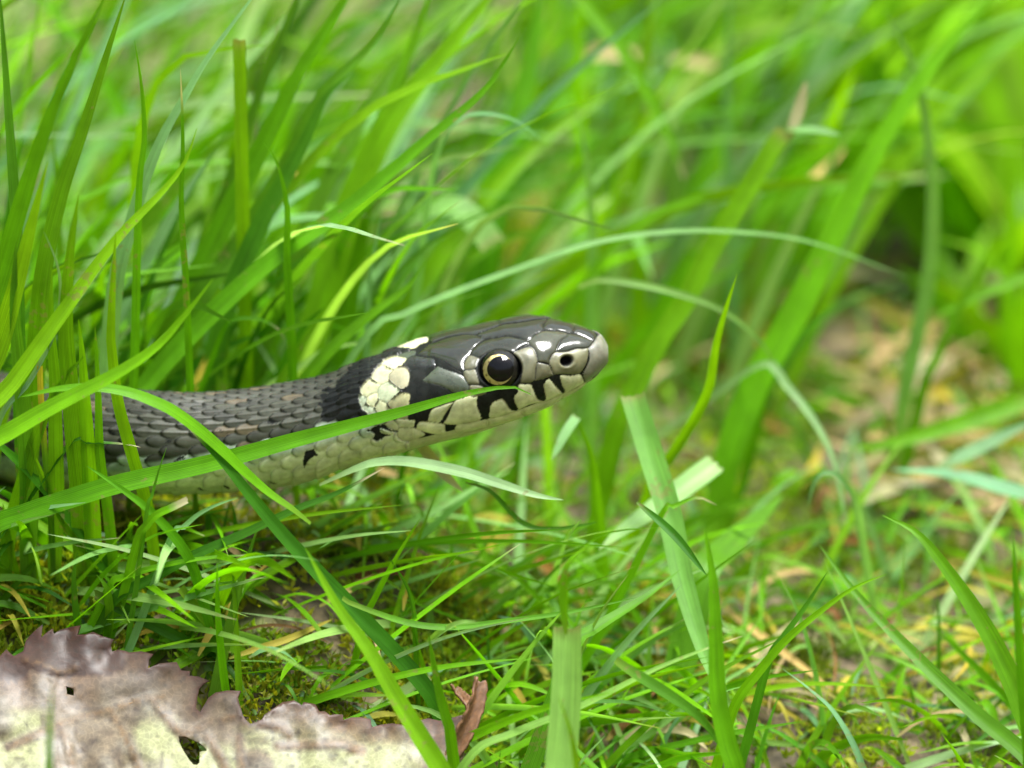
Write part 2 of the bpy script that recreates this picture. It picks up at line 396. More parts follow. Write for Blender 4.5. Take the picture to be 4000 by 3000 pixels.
    for bx, by, ra, rb, an in blobs:
        ca, sa = math.cos(an), math.sin(an); dx, dy = QX - bx, QY - by
        v = ((dx * ca + dy * sa) / ra) ** 2 + ((-dx * sa + dy * ca) / rb) ** 2 + wob * .03 + .5 * np.sin(QX * .5 + by) * np.sin(QY * .6)
        v = v * 1.15 + .8 * (rim < .04)
        col = np.where((v < 1)[..., None], black, col)
    comma = c6(980, 1020, 1080, 1005, 1140, 1080, 1090, 1090, 1030, 1120, 990, 1180, 960, 1240, 930, 1190, 950, 1090)
    inn = in_poly(QX + wob * .15, QY, comma); col = np.where(inn[..., None], black, col)

    # ---------------- head: traced plates
    G = 1.0
    F_ = {}
    top = np.array([.016, .018, .010]); side = np.array([.098, .097, .052]); rost = np.array([.135, .135, .098]); dk = np.array([.008, .009, .0075])
    cream2 = np.array([.46, .475, .275]); temp_c = np.array([.040, .050, .030])
    plates = [  # polygon, colour, roughness, pillow
        (c2(565, 765, 640, 640, 740, 568, 840, 520, 1000, 492, 1175, 467, 1350, 500, 1510, 545, 1500, 605, 1400, 650, 1270, 740, 1150, 740, 1000, 705, 850, 740, 715, 815, 640, 790), top * 1.1, .12),
        (c2(660, 445, 1025, 302, 1100, 277, 1420, 235, 1659, 193, 1824, 195, 1754, 290, 1759, 372, 1624, 440, 1514, 540, 1350, 498, 1175, 465, 1000, 490, 830, 510, 800, 515), top, .12),
        (c2(1025, 302, 1015, 205, 1200, 130, 1450, 90, 1700, 110, 1830, 190, 1659, 190, 1420, 232, 1100, 275), top, .12),
        (c3(270, 540, 380, 440, 510, 380, 640, 382, 780, 388, 910, 428, 860, 480, 780, 550, 735, 640, 712, 722, 650, 775, 612, 845, 600, 920, 500, 905, 430, 885, 395, 765, 345, 665, 275, 592), top * 1.5 + side * .15, .14),
        (c3(580, 195, 515, 290, 520, 370, 640, 380, 780, 385, 965, 418, 1010, 340, 1000, 240, 850, 190, 620, 160), top, .12),
        (c3(912, 430, 970, 420, 1080, 445, 1200, 492, 1320, 562, 1248, 655, 1150, 665, 1050, 667, 980, 690, 870, 720, 712, 722, 738, 640, 782, 550, 860, 480), top * 1.5, .13),
        (c3(970, 417, 1010, 340, 1010, 250, 1150, 300, 1300, 360, 1375, 468, 1322, 560, 1200, 490, 1080, 443), top, .12),
        (c3(712, 724, 870, 722, 980, 692, 1050, 669, 1150, 667, 1245, 660, 1243, 780, 1205, 930, 1110, 1070, 960, 1095, 820, 1087, 690, 1100, 642, 1020, 602, 920, 614, 845, 652, 775), side * 1.25, .33),
        (c3(1250, 655, 1322, 562, 1378, 470, 1440, 440, 1560, 560, 1640, 760, 1560, 920, 1420, 1060, 1280, 1170, 1180, 1222, 1160, 1150, 1130, 1085, 1205, 960, 1252, 830), rost, .36),
        (c3(400, 920, 430, 888, 600, 925, 642, 1022, 685, 1095, 600, 1140, 480, 1180, 365, 1195, 385, 1060), side * .85, .36),
        (c3(20, 745, 130, 680, 260, 640, 345, 668, 398, 780, 418, 900, 385, 1000, 375, 1180, 320, 1225, 230, 1230, 140, 1215, 165, 1050, 165, 950, 120, 850, 80, 800), side, .36),
        (c2(565, 775, 710, 820, 690, 900, 655, 990, 560, 1013, 475, 998, 470, 900, 520, 810), side * .8, .38),
        (c2(455, 1052, 480, 1020, 560, 1016, 645, 1005, 680, 1100, 715, 1245, 600, 1258, 530, 1240, 470, 1150), side * 1.0, .38),
        (c2(548, 1268, 700, 1262, 790, 1300, 830, 1400, 600, 1460, 560, 1380), side * 1.15, .38),
        (np.vstack([c1(1040, 790, 1120, 680, 1220, 590, 1290, 540, 1400, 585, 1600, 652), c2(460, 1122, 545, 1270, 555, 1372, 480, 1396, 360, 1422, 200, 1335, 60, 1270)]), temp_c, .30),
        (c2(0, 562, 200, 492, 450, 442, 658, 446, 800, 518, 738, 570, 638, 640, 563, 762, 478, 850, 466, 950, 474, 1020, 440, 1052, 300, 980, 150, 880, 0, 812, -20, 800, -145, 795, -295, 765, -250, 720, -85, 585, -60, 580), top * .95, .12),
        (c2(-115, 480, 0, 420, 300, 310, 600, 230, 800, 150, 1015, 200, 1025, 300, 660, 440, 450, 440, 200, 490, 0, 560, -60, 578), top, .12),
        (c1(735, 500, 770, 420, 850, 385, 920, 362, 1060, 392, 1220, 412, 1250, 490, 1250, 530, 1130, 572, 950, 542, 800, 520), dk * 2.0, .26),
        (c1(590, 250, 700, 150, 850, 80, 1000, 40, 1110, 40, 1120, 140, 1000, 180, 900, 250, 720, 252, 640, 260), cream2, .45),
        (c1(640, 380, 700, 330, 880, 285, 930, 300, 920, 355, 850, 380, 780, 415), temp_c * 1.2, .35),
        (c1(380, 497, 470, 425, 590, 385, 700, 395, 780, 420, 735, 495, 700, 545, 640, 558, 580, 598, 500, 570, 430, 552), cream2 * 1.05, .45),
        (c1(215, 740, 250, 650, 330, 550, 420, 510, 432, 556, 560, 606, 510, 660, 490, 720, 492, 785, 370, 842, 300, 795), cream2 * 1.05, .45),
        (c1(490, 700, 560, 602, 650, 560, 760, 560, 820, 620, 832, 740, 812, 840, 760, 890, 690, 910, 600, 850, 520, 790), np.array([.33, .315, .20]), .42),
        (c1(35, 930, 60, 870, 120, 800, 200, 740, 240, 785, 368, 846, 320, 920, 310, 968, 200, 1000, 140, 1042, 60, 1000), cream2 * .9, .45),
        (c1(310, 962, 330, 880, 400, 825, 500, 790, 592, 860, 680, 930, 600, 1020, 530, 1080, 470, 1135, 370, 1110, 315, 1040), np.array([.42, .47, .30]), .45),
        (c1(135, 1050, 200, 1002, 305, 972, 325, 1080, 280, 1150, 270, 1215, 190, 1190, 130, 1120), cream2, .45),
        (c1(20, 1000, 130, 1050, 130, 1120, 100, 1170, 60, 1210, 20, 1110), np.array([.40, .46, .31]), .45),
        (c1(60, 1222, 110, 1168, 190, 1197, 265, 1225, 310, 1340, 305, 1395, 230, 1390, 130, 1280), np.array([.40, .46, .31]), .45),
        (c1(272, 1205, 300, 1142, 340, 1090, 440, 1130, 490, 1190, 552, 1310, 480, 1420, 350, 1400, 315, 1340, 300, 1290), cream2, .45),
        (c1(482, 1125, 600, 1032, 685, 975, 830, 985, 835, 1100, 805, 1270, 800, 1392, 650, 1395, 560, 1312, 510, 1200), np.array([.30, .295, .15]), .45),
        (c1(400, 1500, 480, 1425, 560, 1400, 640, 1480, 650, 1560, 620, 1592, 520, 1550), cream2 * .95, .45),
        (c1(600, 1400, 700, 1390, 910, 1410, 900, 1530, 770, 1545, 660, 1530, 640, 1470), cream2, .45),
        (c1(650, 1545, 900, 1540, 1080, 1640, 1000, 1700, 800, 1760, 640, 1700), cream2 * .92, .45),
        (c1(990, 1440, 1200, 1450, 1390, 1480, 1400, 1560, 1420, 1640, 1250, 1650, 1050, 1600, 940, 1550), cream2, .45),
        (c1(1120, 1425, 1180, 1250, 1300, 1190, 1540, 1120, 1470, 1230, 1390, 1350, 1330, 1455, 1200, 1445), cream2 * .85, .42),
        (c4(310, 490, 420, 420, 560, 380, 690, 400, 680, 500, 700, 620, 755, 765, 600, 830, 350, 868, 140, 850, 190, 760, 240, 640), cream2 * .97, .42),
        (c4(880, 640, 890, 560, 940, 500, 1010, 465, 1080, 448, 1130, 490, 1180, 570, 1240, 632, 1340, 638, 1100, 720, 872, 770), cream2 * .97, .42),
        (np.vstack([c4(1330, 300, 1280, 400, 1285, 500, 1320, 570, 1345, 630), c3(280, 1590, 545, 1522, 500, 1520, 420, 1490, 385, 1420, 350, 1330, 300, 1245, 120, 1245)]), cream2 * .95, .40),
        (c3(530, 1190, 620, 1155, 680, 1240, 750, 1320, 820, 1398, 700, 1460, 548, 1520, 545, 1440, 520, 1330, 510, 1250), cream2 * .95, .40),
        (c3(772, 1100, 960, 1100, 1105, 1078, 1150, 1150, 1175, 1225, 1000, 1330, 852, 1400, 850, 1340, 820, 1290, 790, 1200), cream2 * .95, .40),
        # lower jaw
        (np.vstack([c3(1180, 1225, 1290, 1240, 1100, 1500, 870, 1560, 800, 1480, 850, 1405, 1000, 1335)]), cream2 * .93, .42),
        (np.vstack([c3(850, 1405, 800, 1480, 870, 1560, 700, 1800), c4(1700, 700, 1480, 740, 1400, 625), c3(545, 1525, 700, 1462)]), cream2 * .93, .42),
        (c4(1400, 625, 1480, 740, 1400, 860, 1180, 850, 860, 905, 845, 780, 1100, 722), cream2 * .93, .42),
        (c4(845, 780, 855, 905, 750, 925, 600, 972, 450, 1000, 330, 1000, 350, 872, 600, 832), cream2 * .9, .42),
        (c4(1180, 850, 1400, 860, 900, 1100, 500, 1250, 200, 1200, 480, 1000, 610, 975, 760, 928, 1000, 885), cream2 * .9, .42),
    ]
    plates = [(smooth_line(p_, 3, True), c__, r__) for p_, c__, r__ in plates]
    hx0 = 1395
    hm = (QX > hx0) & (QX < 2500) & ~off_frame
    ii = np.where(hm); hxv, hyv = QX[ii], QY[ii]
    hc = np.zeros((len(hxv), 3)); hr = np.full(len(hxv), .4); inside = np.zeros(len(hxv), bool); dist = np.full(len(hxv), 1e9); pid = np.zeros(len(hxv))
    for q, (poly, cc, rg) in enumerate(plates):
        bb0, bb1 = poly.min(0) - 45, poly.max(0) + 45
        near = np.where((hxv > bb0[0]) & (hxv < bb1[0]) & (hyv > bb0[1]) & (hyv < bb1[1]))[0]
        if not len(near): continue
        x_, y_ = hxv[near], hyv[near]
        isin = in_poly(x_, y_, poly)
        d = seg_dist(x_, y_, np.vstack([poly, poly[:1]]))
        dist[near] = np.minimum(dist[near], np.where(isin, d, 1e9))
        sel = near[isin]
        hc[sel] = cc; hr[sel] = rg; inside[sel] = True; pid[sel] = q + 1
    # behind the traced plates: black skin where the photograph has it, cream under the jaw
    cheek = smooth_line(c1(820, 600, 770, 515, 950, 545, 1130, 575, 1250, 535, 1220, 590, 1120, 690, 1050, 790, 1290, 850, 1420, 900, 1560, 975, 1700, 1000, 1780, 1010, 1659, 1070, 1500, 1110, 1300, 1185, 1180, 1250, 1130, 1370, 1110, 1425, 985, 1435, 940, 1540, 905, 1500, 910, 1410, 800, 1400, 830, 1100, 830, 985, 690, 940, 810, 850, 832, 720), 3, True)
    marks = [cheek,
             c1(1230, 390, 1400, 470, 1659, 640, 1704, 637, 1684, 675, 1604, 650, 1400, 590, 1290, 540, 1255, 490),
             c1(920, 355, 1060, 388, 1220, 405, 1240, 420, 1230, 385, 1100, 378, 950, 340),
             c4(300, 490, 240, 580, 170, 680, 85, 800, 80, 840, 135, 845, 180, 760, 232, 650, 265, 560),
             c4(690, 405, 780, 415, 860, 365, 1000, 330, 1100, 285, 1330, 295, 1325, 360, 1280, 400, 1285, 500, 1320, 570, 1347, 612, 1330, 637, 1240, 632, 1180, 572, 1130, 492, 1080, 448, 1010, 467, 940, 502, 892, 562, 880, 640, 872, 700, 870, 757, 755, 762, 728, 680, 690, 600, 675, 500),
             c3(310, 1232, 420, 1205, 545, 1180, 512, 1250, 522, 1330, 547, 1440, 547, 1512, 500, 1522, 420, 1492, 383, 1420, 348, 1330),
             c3(600, 1150, 700, 1105, 775, 1095, 792, 1200, 822, 1290, 852, 1340, 852, 1392, 820, 1398, 748, 1322, 678, 1242),
             c3(1235, 690, 1250, 700, 1258, 840, 1205, 965, 1150, 1070, 1165, 1150, 1182, 1222, 1160, 1205, 1130, 1110, 1095, 1078, 1195, 930, 1238, 790),
             c3(400, 905, 430, 880, 600, 912, 640, 1015, 610, 945, 500, 918),
             c3(365, 1192, 480, 1172, 600, 1132, 690, 1095, 820, 1083, 960, 1092, 1100, 1066, 1100, 1085, 960, 1108, 820, 1100, 700, 1120, 600, 1160, 480, 1195, 300, 1245, 130, 1245, 130, 1225, 290, 1230),
             c3(960, 405, 1000, 400, 1090, 435, 1080, 448, 1000, 425),
             c5(570, 750, 760, 660, 850, 660, 900, 720, 1050, 765, 1040, 778, 920, 755, 790, 708, 765, 750, 800, 792, 900, 812, 945, 828, 850, 842, 790, 882, 710, 917, 648, 870, 690, 820, 620, 765)]
    hb = np.zeros(len(hxv), bool)
    wv = 1.2 * np.sin(hxv * .45 + hyv * .3) + 1.0 * np.sin(hyv * .6 - hxv * .21)
    for q, mk in enumerate(marks):
        mk = mk if q == 0 else smooth_line(mk, 3, True)
        hb |= in_poly(hxv + wv, hyv + wv * .7, mk)
    # a soft-lined plate look: groove at seams, pillow inside
    gw = np.where(hc.mean(1) > .3, 3.0, 2.6)
    groove = np.exp(-(dist / gw) ** 2)
    seam_col = np.where((hc.mean(1) > .3)[:, None], hc * np.array([.42, .40, .36]), hc * .12 + .004)
    jawzone = (hyv > np.interp(hxv, [1500, 1700, 1900, 2100, 2300], [1640, 1665, 1625, 1575, 1500]))
    collar = (hxv < 1620)
    gstr = np.where(jawzone, .55, np.where(collar, .8, 1.0)) * np.exp(-((dist - 0) / (gw * .85)) ** 2)
    hc2 = hc * (1 - gstr)[:, None] + seam_col * gstr[:, None]
    hc2[(hxv < 1612) & (hc.mean(1) > .2)] *= .82
    patch = 1 + .10 * np.sin(hxv * .031 + pid) * np.sin(hyv * .043 + pid * 2.1)
    hc2 *= patch[:, None]
    d_h = np.where(inside, -.009 * groove * np.where(jawzone | collar, .5, 1) + .020 * (1 - np.exp(-dist / 16.0)) * np.where(collar, .40, 1.0), -.004)
    cur_c = col[ii]; cur_d = disp[ii]; cur_r = rough[ii]
    blk = hb
    new_c = np.where(inside[:, None], hc2, cur_c); new_r = np.where(inside, hr, cur_r); new_d = np.where(inside, d_h, cur_d)
    not_in = ~inside
    under = not_in & (hxv > 1600)
    # uncovered places of the head
    th_i = thx[ii]
    seamdark = under & (th_i < 105)
    new_c[under] = np.where((th_i[under] < 105)[:, None], dk, cream2 * .8)
    new_d[under] = -.004; new_r[under] = .35
    new_c[blk] = dk * (1 + .3 * np.sin(hxv[blk] * .05) ** 2)[:, None]; new_r[blk] = .27
    new_d[blk] = np.where(inside[blk], new_d[blk], .001)
    # far collar edge keeps dark scales between plates
    gapc = not_in & (hxv <= 1600) & (hxv > 1440) & (hyv < 1640) & ~blk
    new_c[gapc] = np.where((cur_c[gapc].mean(1) > .3)[:, None], cur_c[gapc], dk * 1.5)
    # the nostril and the eye socket
    NX, NY = c3(880, 868)[0]
    ca, sa = math.cos(-.35), math.sin(-.35); dx, dy = hxv - NX, hyv - NY
    nv = np.sqrt(((dx * ca + dy * sa) / 28.0) ** 2 + ((-dx * sa + dy * ca) / 23.5) ** 2)
    nin = smoothstep(1.06, .80, nv)[:, None]
    new_c = new_c * (1 - nin) + np.array([.004, .004, .004]) * nin
    new_d = new_d - .11 * smoothstep(1.05, .45, nv) + .005 * np.exp(-((nv - 1.25) / .22) ** 2)
    new_r = np.where(nv < 1, .9, new_r)
    EX, EY = c2(1048, 1005)[0]
    ev = np.sqrt(((hxv - EX) / 87.0) ** 2 + ((hyv - EY) / 74.0) ** 2)
    ein = smoothstep(1.04, .96, ev)[:, None]
    new_c = new_c * (1 - ein) + np.array([.008, .009, .008]) * ein
    new_d = new_d - .20 * smoothstep(1.0, .80, ev) + .008 * np.exp(-((ev - 1.06) / .08) ** 2)
    new_r = np.where(ev < 1.05, .3, new_r)
    blend = smoothstep(1395, 1412, hxv)
    blend = np.where(inside | blk, 1, blend * 0 + np.where(hxv > 1600, 1, 0))
    col[ii] = new_c; rough[ii] = new_r; disp[ii] = new_d
    # fade fine relief at the very snout tip
    tipf = smoothstep(SNOUT, SNOUT - 5, np.concatenate([np.full(m_out, 0.), xs]))[:, None]
    disp = disp * tipf
    lum = col.mean(2); under_black = lum < .0118
    spec = np.where(under_black, .08, .20)
    headtop = smoothstep(1600, 1700, QX) * ~off_frame
    spec = spec * (1 - headtop) + headtop * np.where(under_black, .07, np.where(lum < .09, .50, .38))
    V2 = Vv + Nn * disp[..., None]
    idx = np.arange(N * NT).reshape(N, NT); nxt = np.roll(idx, -1, 1)
    Fq = np.stack([idx[:-1], idx[1:], nxt[1:], nxt[:-1]], -1).reshape(-1, 4)
    # orient outwards
    a, b, c = V2.reshape(-1, 3)[Fq[5000, 0]], V2.reshape(-1, 3)[Fq[5000, 1]], V2.reshape(-1, 3)[Fq[5000, 3]]
    if np.dot(np.cross(b - a, c - a), Nn.reshape(-1, 3)[Fq[5000, 0]]) < 0: Fq = Fq[:, ::-1]
    Vf = V2.reshape(-1, 3); colf = col.reshape(-1, 3); rf = rough.ravel()
    # close the tail and the snout
    extra_v = np.stack([V2[0].mean(0), V2[-1].mean(0)])
    nV = len(Vf); Vf = np.vstack([Vf, extra_v]); colf = np.vstack([colf, colf[0], colf[-NT]]); rf = np.append(rf, [.4, .4])
    cap0 = np.stack([idx[0], nxt[0], np.full(NT, nV), np.full(NT, nV)], -1); cap1 = np.stack([nxt[-1], idx[-1], np.full(NT, nV + 1), np.full(NT, nV + 1)], -1)
    root = bpy.data.objects.new('grass_snake', None); COL.objects.link(root)
    root.empty_display_size = .01
    tag(root, 'olive grey snake with cream collar and black patches sliding through the grass', 'snake')
    body = link('body', make_mesh('snake_body', Vf, Fq, col=np.clip(colf, 0, 1), mat=snake_material(), attrs={'Rough': rf, 'Spec': np.append(spec.ravel(), [.3, .3])}), root)
    # ------------- eyes
    def eye(mirror):
        d2 = np.where(use & (xs_all[:, None] > 1800), (PX - EX) ** 2 + (PY - EY) ** 2, 1e9)
        i_, j_ = np.unravel_index(np.argmin(d2), d2.shape)
        if mirror: j_ = mir[j_]
        P0 = Vv[i_, j_]; n0 = Nn[i_, j_].copy()
        if not mirror:
            n0 = n0 * .55 + (CAM - P0) / np.linalg.norm(CAM - P0) * .45
        n0 /= np.linalg.norm(n0)
        RX = .262
        C0 = P0 - n0 * (.27 if mirror else .170)
        t1 = np.cross(n0, [0, 0, 1]); t1 /= np.linalg.norm(t1); t2_ = np.cross(t1, n0)
        def cap(name, a0, a1, r, mat, parent, na=48, nr=14, tilt=(0, 0)):
            ax = n0 + t1 * tilt[0] + t2_ * tilt[1]; ax = ax / np.linalg.norm(ax)
            u1 = np.cross(ax, [0, 0, 1]); u1 /= np.linalg.norm(u1); u2 = np.cross(u1, ax)
            aa = np.linspace(a0, a1, nr + 1); bb = np.linspace(0, 2 * np.pi, na, endpoint=False)
            A, Bb = np.meshgrid(aa, bb, indexing='ij')
            P = C0 + r * (np.cos(A)[..., None] * ax + np.sin(A)[..., None] * (np.cos(Bb)[..., None] * u1 + np.sin(Bb)[..., None] * u2))
            id_ = np.arange((nr + 1) * na).reshape(nr + 1, na); nx_ = np.roll(id_, -1, 1)
            Ff = np.stack([id_[:-1], id_[1:], nx_[1:], nx_[:-1]], -1).reshape(-1, 4)
            a_, b_, d_ = P.reshape(-1, 3)[Ff[na * 3 + 5][[0, 1, 3]]]
            if np.dot(np.cross(b_ - a_, d_ - a_), a_ - C0) < 0: Ff = Ff[:, ::-1]
            me = make_mesh(name, P.reshape(-1, 3), Ff, mat=mat)
            return link(name, me, parent)
        eb = cap('eye', 0.02, 3.1, RX, M_EYE, root)
        cap('iris', .50, .79, RX * 1.006, M_IRIS, eb, tilt=(.12, -.06))
        cap('pupil', 0.001, .635, RX * 1.011, M_PUPIL, eb, tilt=(-.06, -.03))
        cap('cornea', 0.001, 1.30, RX * 1.04, M_CORNEA, eb, nr=24)
        return eb
    eye(False); eye(True)
    return dict(V=Vv, PX=PX, PY=PY)

M_EYE = plain_material('eye_dark', (.010, .010, .008), .5, .08)
M_PUPIL = plain_material('eye_pupil', (.0012, .0012, .0016), .6, .0)
def iris_material():
    m, nt, out = new_mat('eye_iris')
    geo = node(nt, 'ShaderNodeTexCoord'); nz = node(nt, 'ShaderNodeTexNoise', i_Scale=2400.0, i_Detail=4.0)
    nt.links.new(geo.outputs['Object'], nz.inputs['Vector'])
    cr = node(nt, 'ShaderNodeValToRGB'); e = cr.color_ramp.elements
    e[0].position = .34; e[0].color = (.16, .09, .015, 1); e[1].position = .46; e[1].color = (.58, .50, .20, 1)
    nt.links.new(nz.outputs[0], cr.inputs[0])
    bs = node(nt, 'ShaderNodeBsdfPrincipled', i_Roughness=.4); nt.links.new(cr.outputs[0], bs.inputs['Base Color'])
    nt.links.new(bs.outputs[0], out.inputs[0]); return m
M_IRIS = iris_material()
def cornea_material():
    m, nt, out = new_mat('eye_cornea')
    fr = node(nt, 'ShaderNodeFresnel', i_IOR=1.36); gl = node(nt, 'ShaderNodeBsdfGlossy', i_Roughness=.02); tr = node(nt, 'ShaderNodeBsdfTransparent')
    mx = node(nt, 'ShaderNodeMixShader'); nt.links.new(fr.outputs[0], mx.inputs[0]); nt.links.new(tr.outputs[0], mx.inputs[1]); nt.links.new(gl.outputs[0], mx.inputs[2])
    nt.links.new(mx.outputs[0], out.inputs[0]); return m
M_CORNEA = cornea_material()
SNAKE = build_snake()

# ------------------------------------------------------------------ grass blades
GREENS = {
    'g': (.095, .265, .004), 'y': (.132, .335, .004), 'd': (.042, .150, .006), 'b': (.150, .310, .125),  # b, p: pale waxy tones with sky sheen put into the colour
    'q': (.26, .43, .16), 'p': (.170, .350, .080), 'm': (.078, .215, .010), 's': (.36, .29, .12), 'w': (.46, .41, .25), 'r': (.17, .085, .022), 'o': (.32, .28, .03),
}
def catmull(P, n):
    P = smooth_line(P, 10); d = np.concatenate([[0], np.cumsum(np.linalg.norm(np.diff(P, axis=0), axis=1))])
    t = np.linspace(0, d[-1], n + 1)
    return np.stack([np.interp(t, d, P[:, k]) for k in range(3)], 1), d[-1]
def ribbon(P, w, shape='p', nseg=26, nac=4, twist=(0, 0), fold=.25, face=.35, t0=0.0):
    """A blade along the points P, base first; w = its greatest width; t0 = how much of it is the hidden base."""
    C, length = catmull(P, nseg)
    T = np.gradient(C, axis=0); T /= np.linalg.norm(T, axis=1)[:, None] + 1e-12
    view = CAM - C; view /= np.linalg.norm(view, axis=1)[:, None]
    ref = view * (1 - face) + np.array([0, 0, 1.0]) * face
    S = np.cross(T, ref); S /= np.linalg.norm(S, axis=1)[:, None] + 1e-12
    for k in range(3): S[:, k] = smooth1d(S[:, k], 2)
    S /= np.linalg.norm(S, axis=1)[:, None] + 1e-12
    Nn = np.cross(S, T)
    t = np.linspace(0, 1, nseg + 1); a = twist[0] + (twist[1] - twist[0]) * t
    ca, sa = np.cos(a)[:, None], np.sin(a)[:, None]
    S, Nn = S * ca + Nn * sa, Nn * ca - S * sa
    base = .70 + .30 * smoothstep(0, .3, t)
    if shape == 'p': prof = base * np.clip(1 - t ** 3.2, 0, 1) ** .8
    elif shape == 'l': prof = base * np.clip(1 - t ** 2.3, 0, 1) ** .8          # long slow taper
    elif shape == 'c': prof = base * (1 - .12 * t ** 6)                       # cut by a mower
    elif shape == 'b': prof = np.clip(np.sin(np.pi * np.clip(t * .94 + .06, 0, 1)), 0, 1) ** .7
    elif shape == 'h': prof = np.clip(1 - (1 - t) ** 2.6, .02, 1) ** .8 * (1 - .1 * t ** 6)    # pointed at the start, cut at the end
    prof = np.maximum(prof, .03)
    u = np.linspace(-1, 1, nac + 1)
    W = (w / 2 * prof)[:, None]
    V = C[:, None, :] + S[:, None, :] * (u[None, :] * W)[..., None] + Nn[:, None, :] * ((np.abs(u)[None] ** 1.3 - .5) * W * fold)[..., None]
    if shape in 'ch': V[-1] += T[-1] * rng.uniform(-.5, .35, (nac + 1, 1)) * w * .22; V[-2] += T[-2] * rng.uniform(-.2, .2, (nac + 1, 1)) * w * .1
    nv = nac + 1
    idx = np.arange((nseg + 1) * nv).reshape(nseg + 1, nv)
    F = np.stack([idx[:-1, :-1], idx[:-1, 1:], idx[1:, 1:], idx[1:, :-1]], -1).reshape(-1, 4)
    uv = np.stack([np.tile((u + 1) / 2, nseg + 1), np.repeat(t * length, nv)], 1)
    return V.reshape(-1, 3), F, uv, np.repeat(t, nv)

def blade_color(key, t, var=.12, r=None, tip=None, cut=False):
    r = r or random
    c = np.array(GREENS[key]) * (1 + r.uniform(-var, var)); c = c * np.array([1 + r.uniform(-.15, .2), 1, 1 + r.uniform(-.25, .25)])
    col = np.repeat(c[None], len(t), 0)
    k = smoothstep(.22, 0, t)[:, None]; col = col * (1 - k * .5) + np.array([.15, .20, .03]) * k * .5      # paler sheath at the base
    if cut: k = smoothstep(.965, 1.0, t)[:, None] * .7; col = col * (1 - k) + np.array([.24, .20, .08]) * k
    if tip is not None:
        k = smoothstep(.90 if tip == 'end' else .6, .97 if tip == 'end' else .85, t)[:, None]
        col = col * (1 - k) + np.array(GREENS[{'end': 'w', 'yellow': 'o'}.get(tip, 's')]) * k
    return np.clip(col, 0, 1)

def place(pts, Y0, Y1, root=True):
    """overview pixels -> space; Y0 at the base, Y1 at the tip; points that would fall below the ground lie on it."""
    pts = np.array(pts, float) * OS
    d = np.concatenate([[0], np.cumsum(np.hypot(*np.diff(pts, axis=0).T))]); d /= d[-1]
    P = []
    for (px, py), t in zip(pts, d):
        q = on_plane(px, py, Y0 + (Y1 - Y0) * t)
        gz = float(ground_z(q[0], q[1]))
        if q[2] < gz + .04: q = hit_ground(px, py, .06)
        P.append(q)
    P = np.array(P)
    gz0 = float(ground_z(P[0][0], P[0][1]))
    if root and P[0][2] > gz0 + .2:                                  # carry the blade down to its root in the soil
        b = P[0]; dr = P[0] - P[1]; dr /= np.linalg.norm(dr)
        dr = dr * .55 + np.array([0, 0, -1.0]) * .6
        if dr[2] > -.3: dr[2] = -.3
        dr /= np.linalg.norm(dr); L = (b[2] - gz0 + .12) / -dr[2]
        L = min(L, 6); r_ = b + dr * L; r_[2] = float(ground_z(r_[0], r_[1])) - .12
        P = np.vstack([r_, b + (r_ - b) * .5 + np.array([0, 0, -.04 * L]), P])
    return P
def width_cm(w, P): return w * OS * K * float(np.mean((P - CAM) @ FWD))

BLADES = []
def blade(label, shape, key, w, Y0, Y1, *pts, tip=None, twist=None, root=True, fold=.25, face=.35, lie=None, name='grass_shoot', group=None, cat='grass', mat=None):
    pts = [(pts[i], pts[i + 1]) for i in range(0, len(pts), 2)]
    Y0, Y1 = [y_ if y_ > -2 else -2 + (y_ + 2) * .55 for y_ in (Y0, Y1)]
    if max(p_[0] for p_ in pts) < 935 and max(p_[1] for p_ in pts) < 1600: yl_ = -1.0 if max(p_[0] for p_ in pts) < 330 else -1.75; Y0, Y1 = max(Y0, yl_), max(Y1, yl_)      # behind the dead leaf
    P = place(pts, Y0, Y1, root) if lie is None else np.array([hit_ground(a * OS, b * OS, lie + random.uniform(-.08, .12)) for a, b in pts])
    tw = twist if twist else (random.uniform(-.35, .35), random.uniform(-.35, .35))
    V, F, uv, t = ribbon(P, width_cm(w, P) * 1.10 / math.cos(max(abs(tw[0]), abs(tw[1])) if max(abs(tw[0]), abs(tw[1])) < .7 else 0), shape, nseg=40, nac=6, twist=tw, fold=fold, face=face)
    dry = key in 'swro'
    me = make_mesh(name, V, F, blade_color(key, t, tip=tip, cut=shape in 'ch'), uv, mat or (M_DRY if dry else M_GRASS))
    o = link(name, me); tag(o, label, cat, group)
    BLADES.append(o); return o

# --- in front of or touching the snake
blade('green grass blade lying across the snake flank with its curled tip under the eye', 'l', 'g', 44, -1.35, -1.15, -40, 1150, 60, 1108, 150, 1078, 230, 1053, 307, 1034, 450, 1002, 640, 950, 800, 908, 900, 881, 1000, 852, 1080, 837, 1120, 838, 1147, 852, twist=(.15, -.2), fold=.18)
blade('slender arching grass blade bridging the snake back, pale at its drooping end', 'b', 'y', 24, -1.6, -1.5, 671, 1131, 634, 1101, 581, 1064, 525, 1015, 487, 978, 431, 929, 375, 888, 337, 869, 281, 848, 214, 837, 131, 839, 41, 858, root=False, fold=.1)
blade('long dark green grass blade slanting over the snake flank, its tip on the snake back', 'p', 'd', 36, -2.6, -1.45, 940, 1520, 870, 1430, 775, 1329, 675, 1225, 600, 1143, 544, 1075, 487, 1004, 431, 944, 390, 905, 367, 889, tip='end', fold=.3)
blade('bright grass blade rising from beside the dead leaf edge, blunt soft tip', 'p', 'y', 40, -5.8, -3.6, 965, 1690, 950, 1659, 870, 1530, 800, 1410, 735, 1320, 690, 1240, 660, 1184, fold=.3)
blade('broad bright green blade crossing in front of the snake body where it enters the grass', 'l', 'y', 50, -3.2, -1.8, -80, 985, 0, 945, 112, 880, 244, 812, 337, 750, 400, 680, 460, 603, fold=.25, twist=(.1, .3))
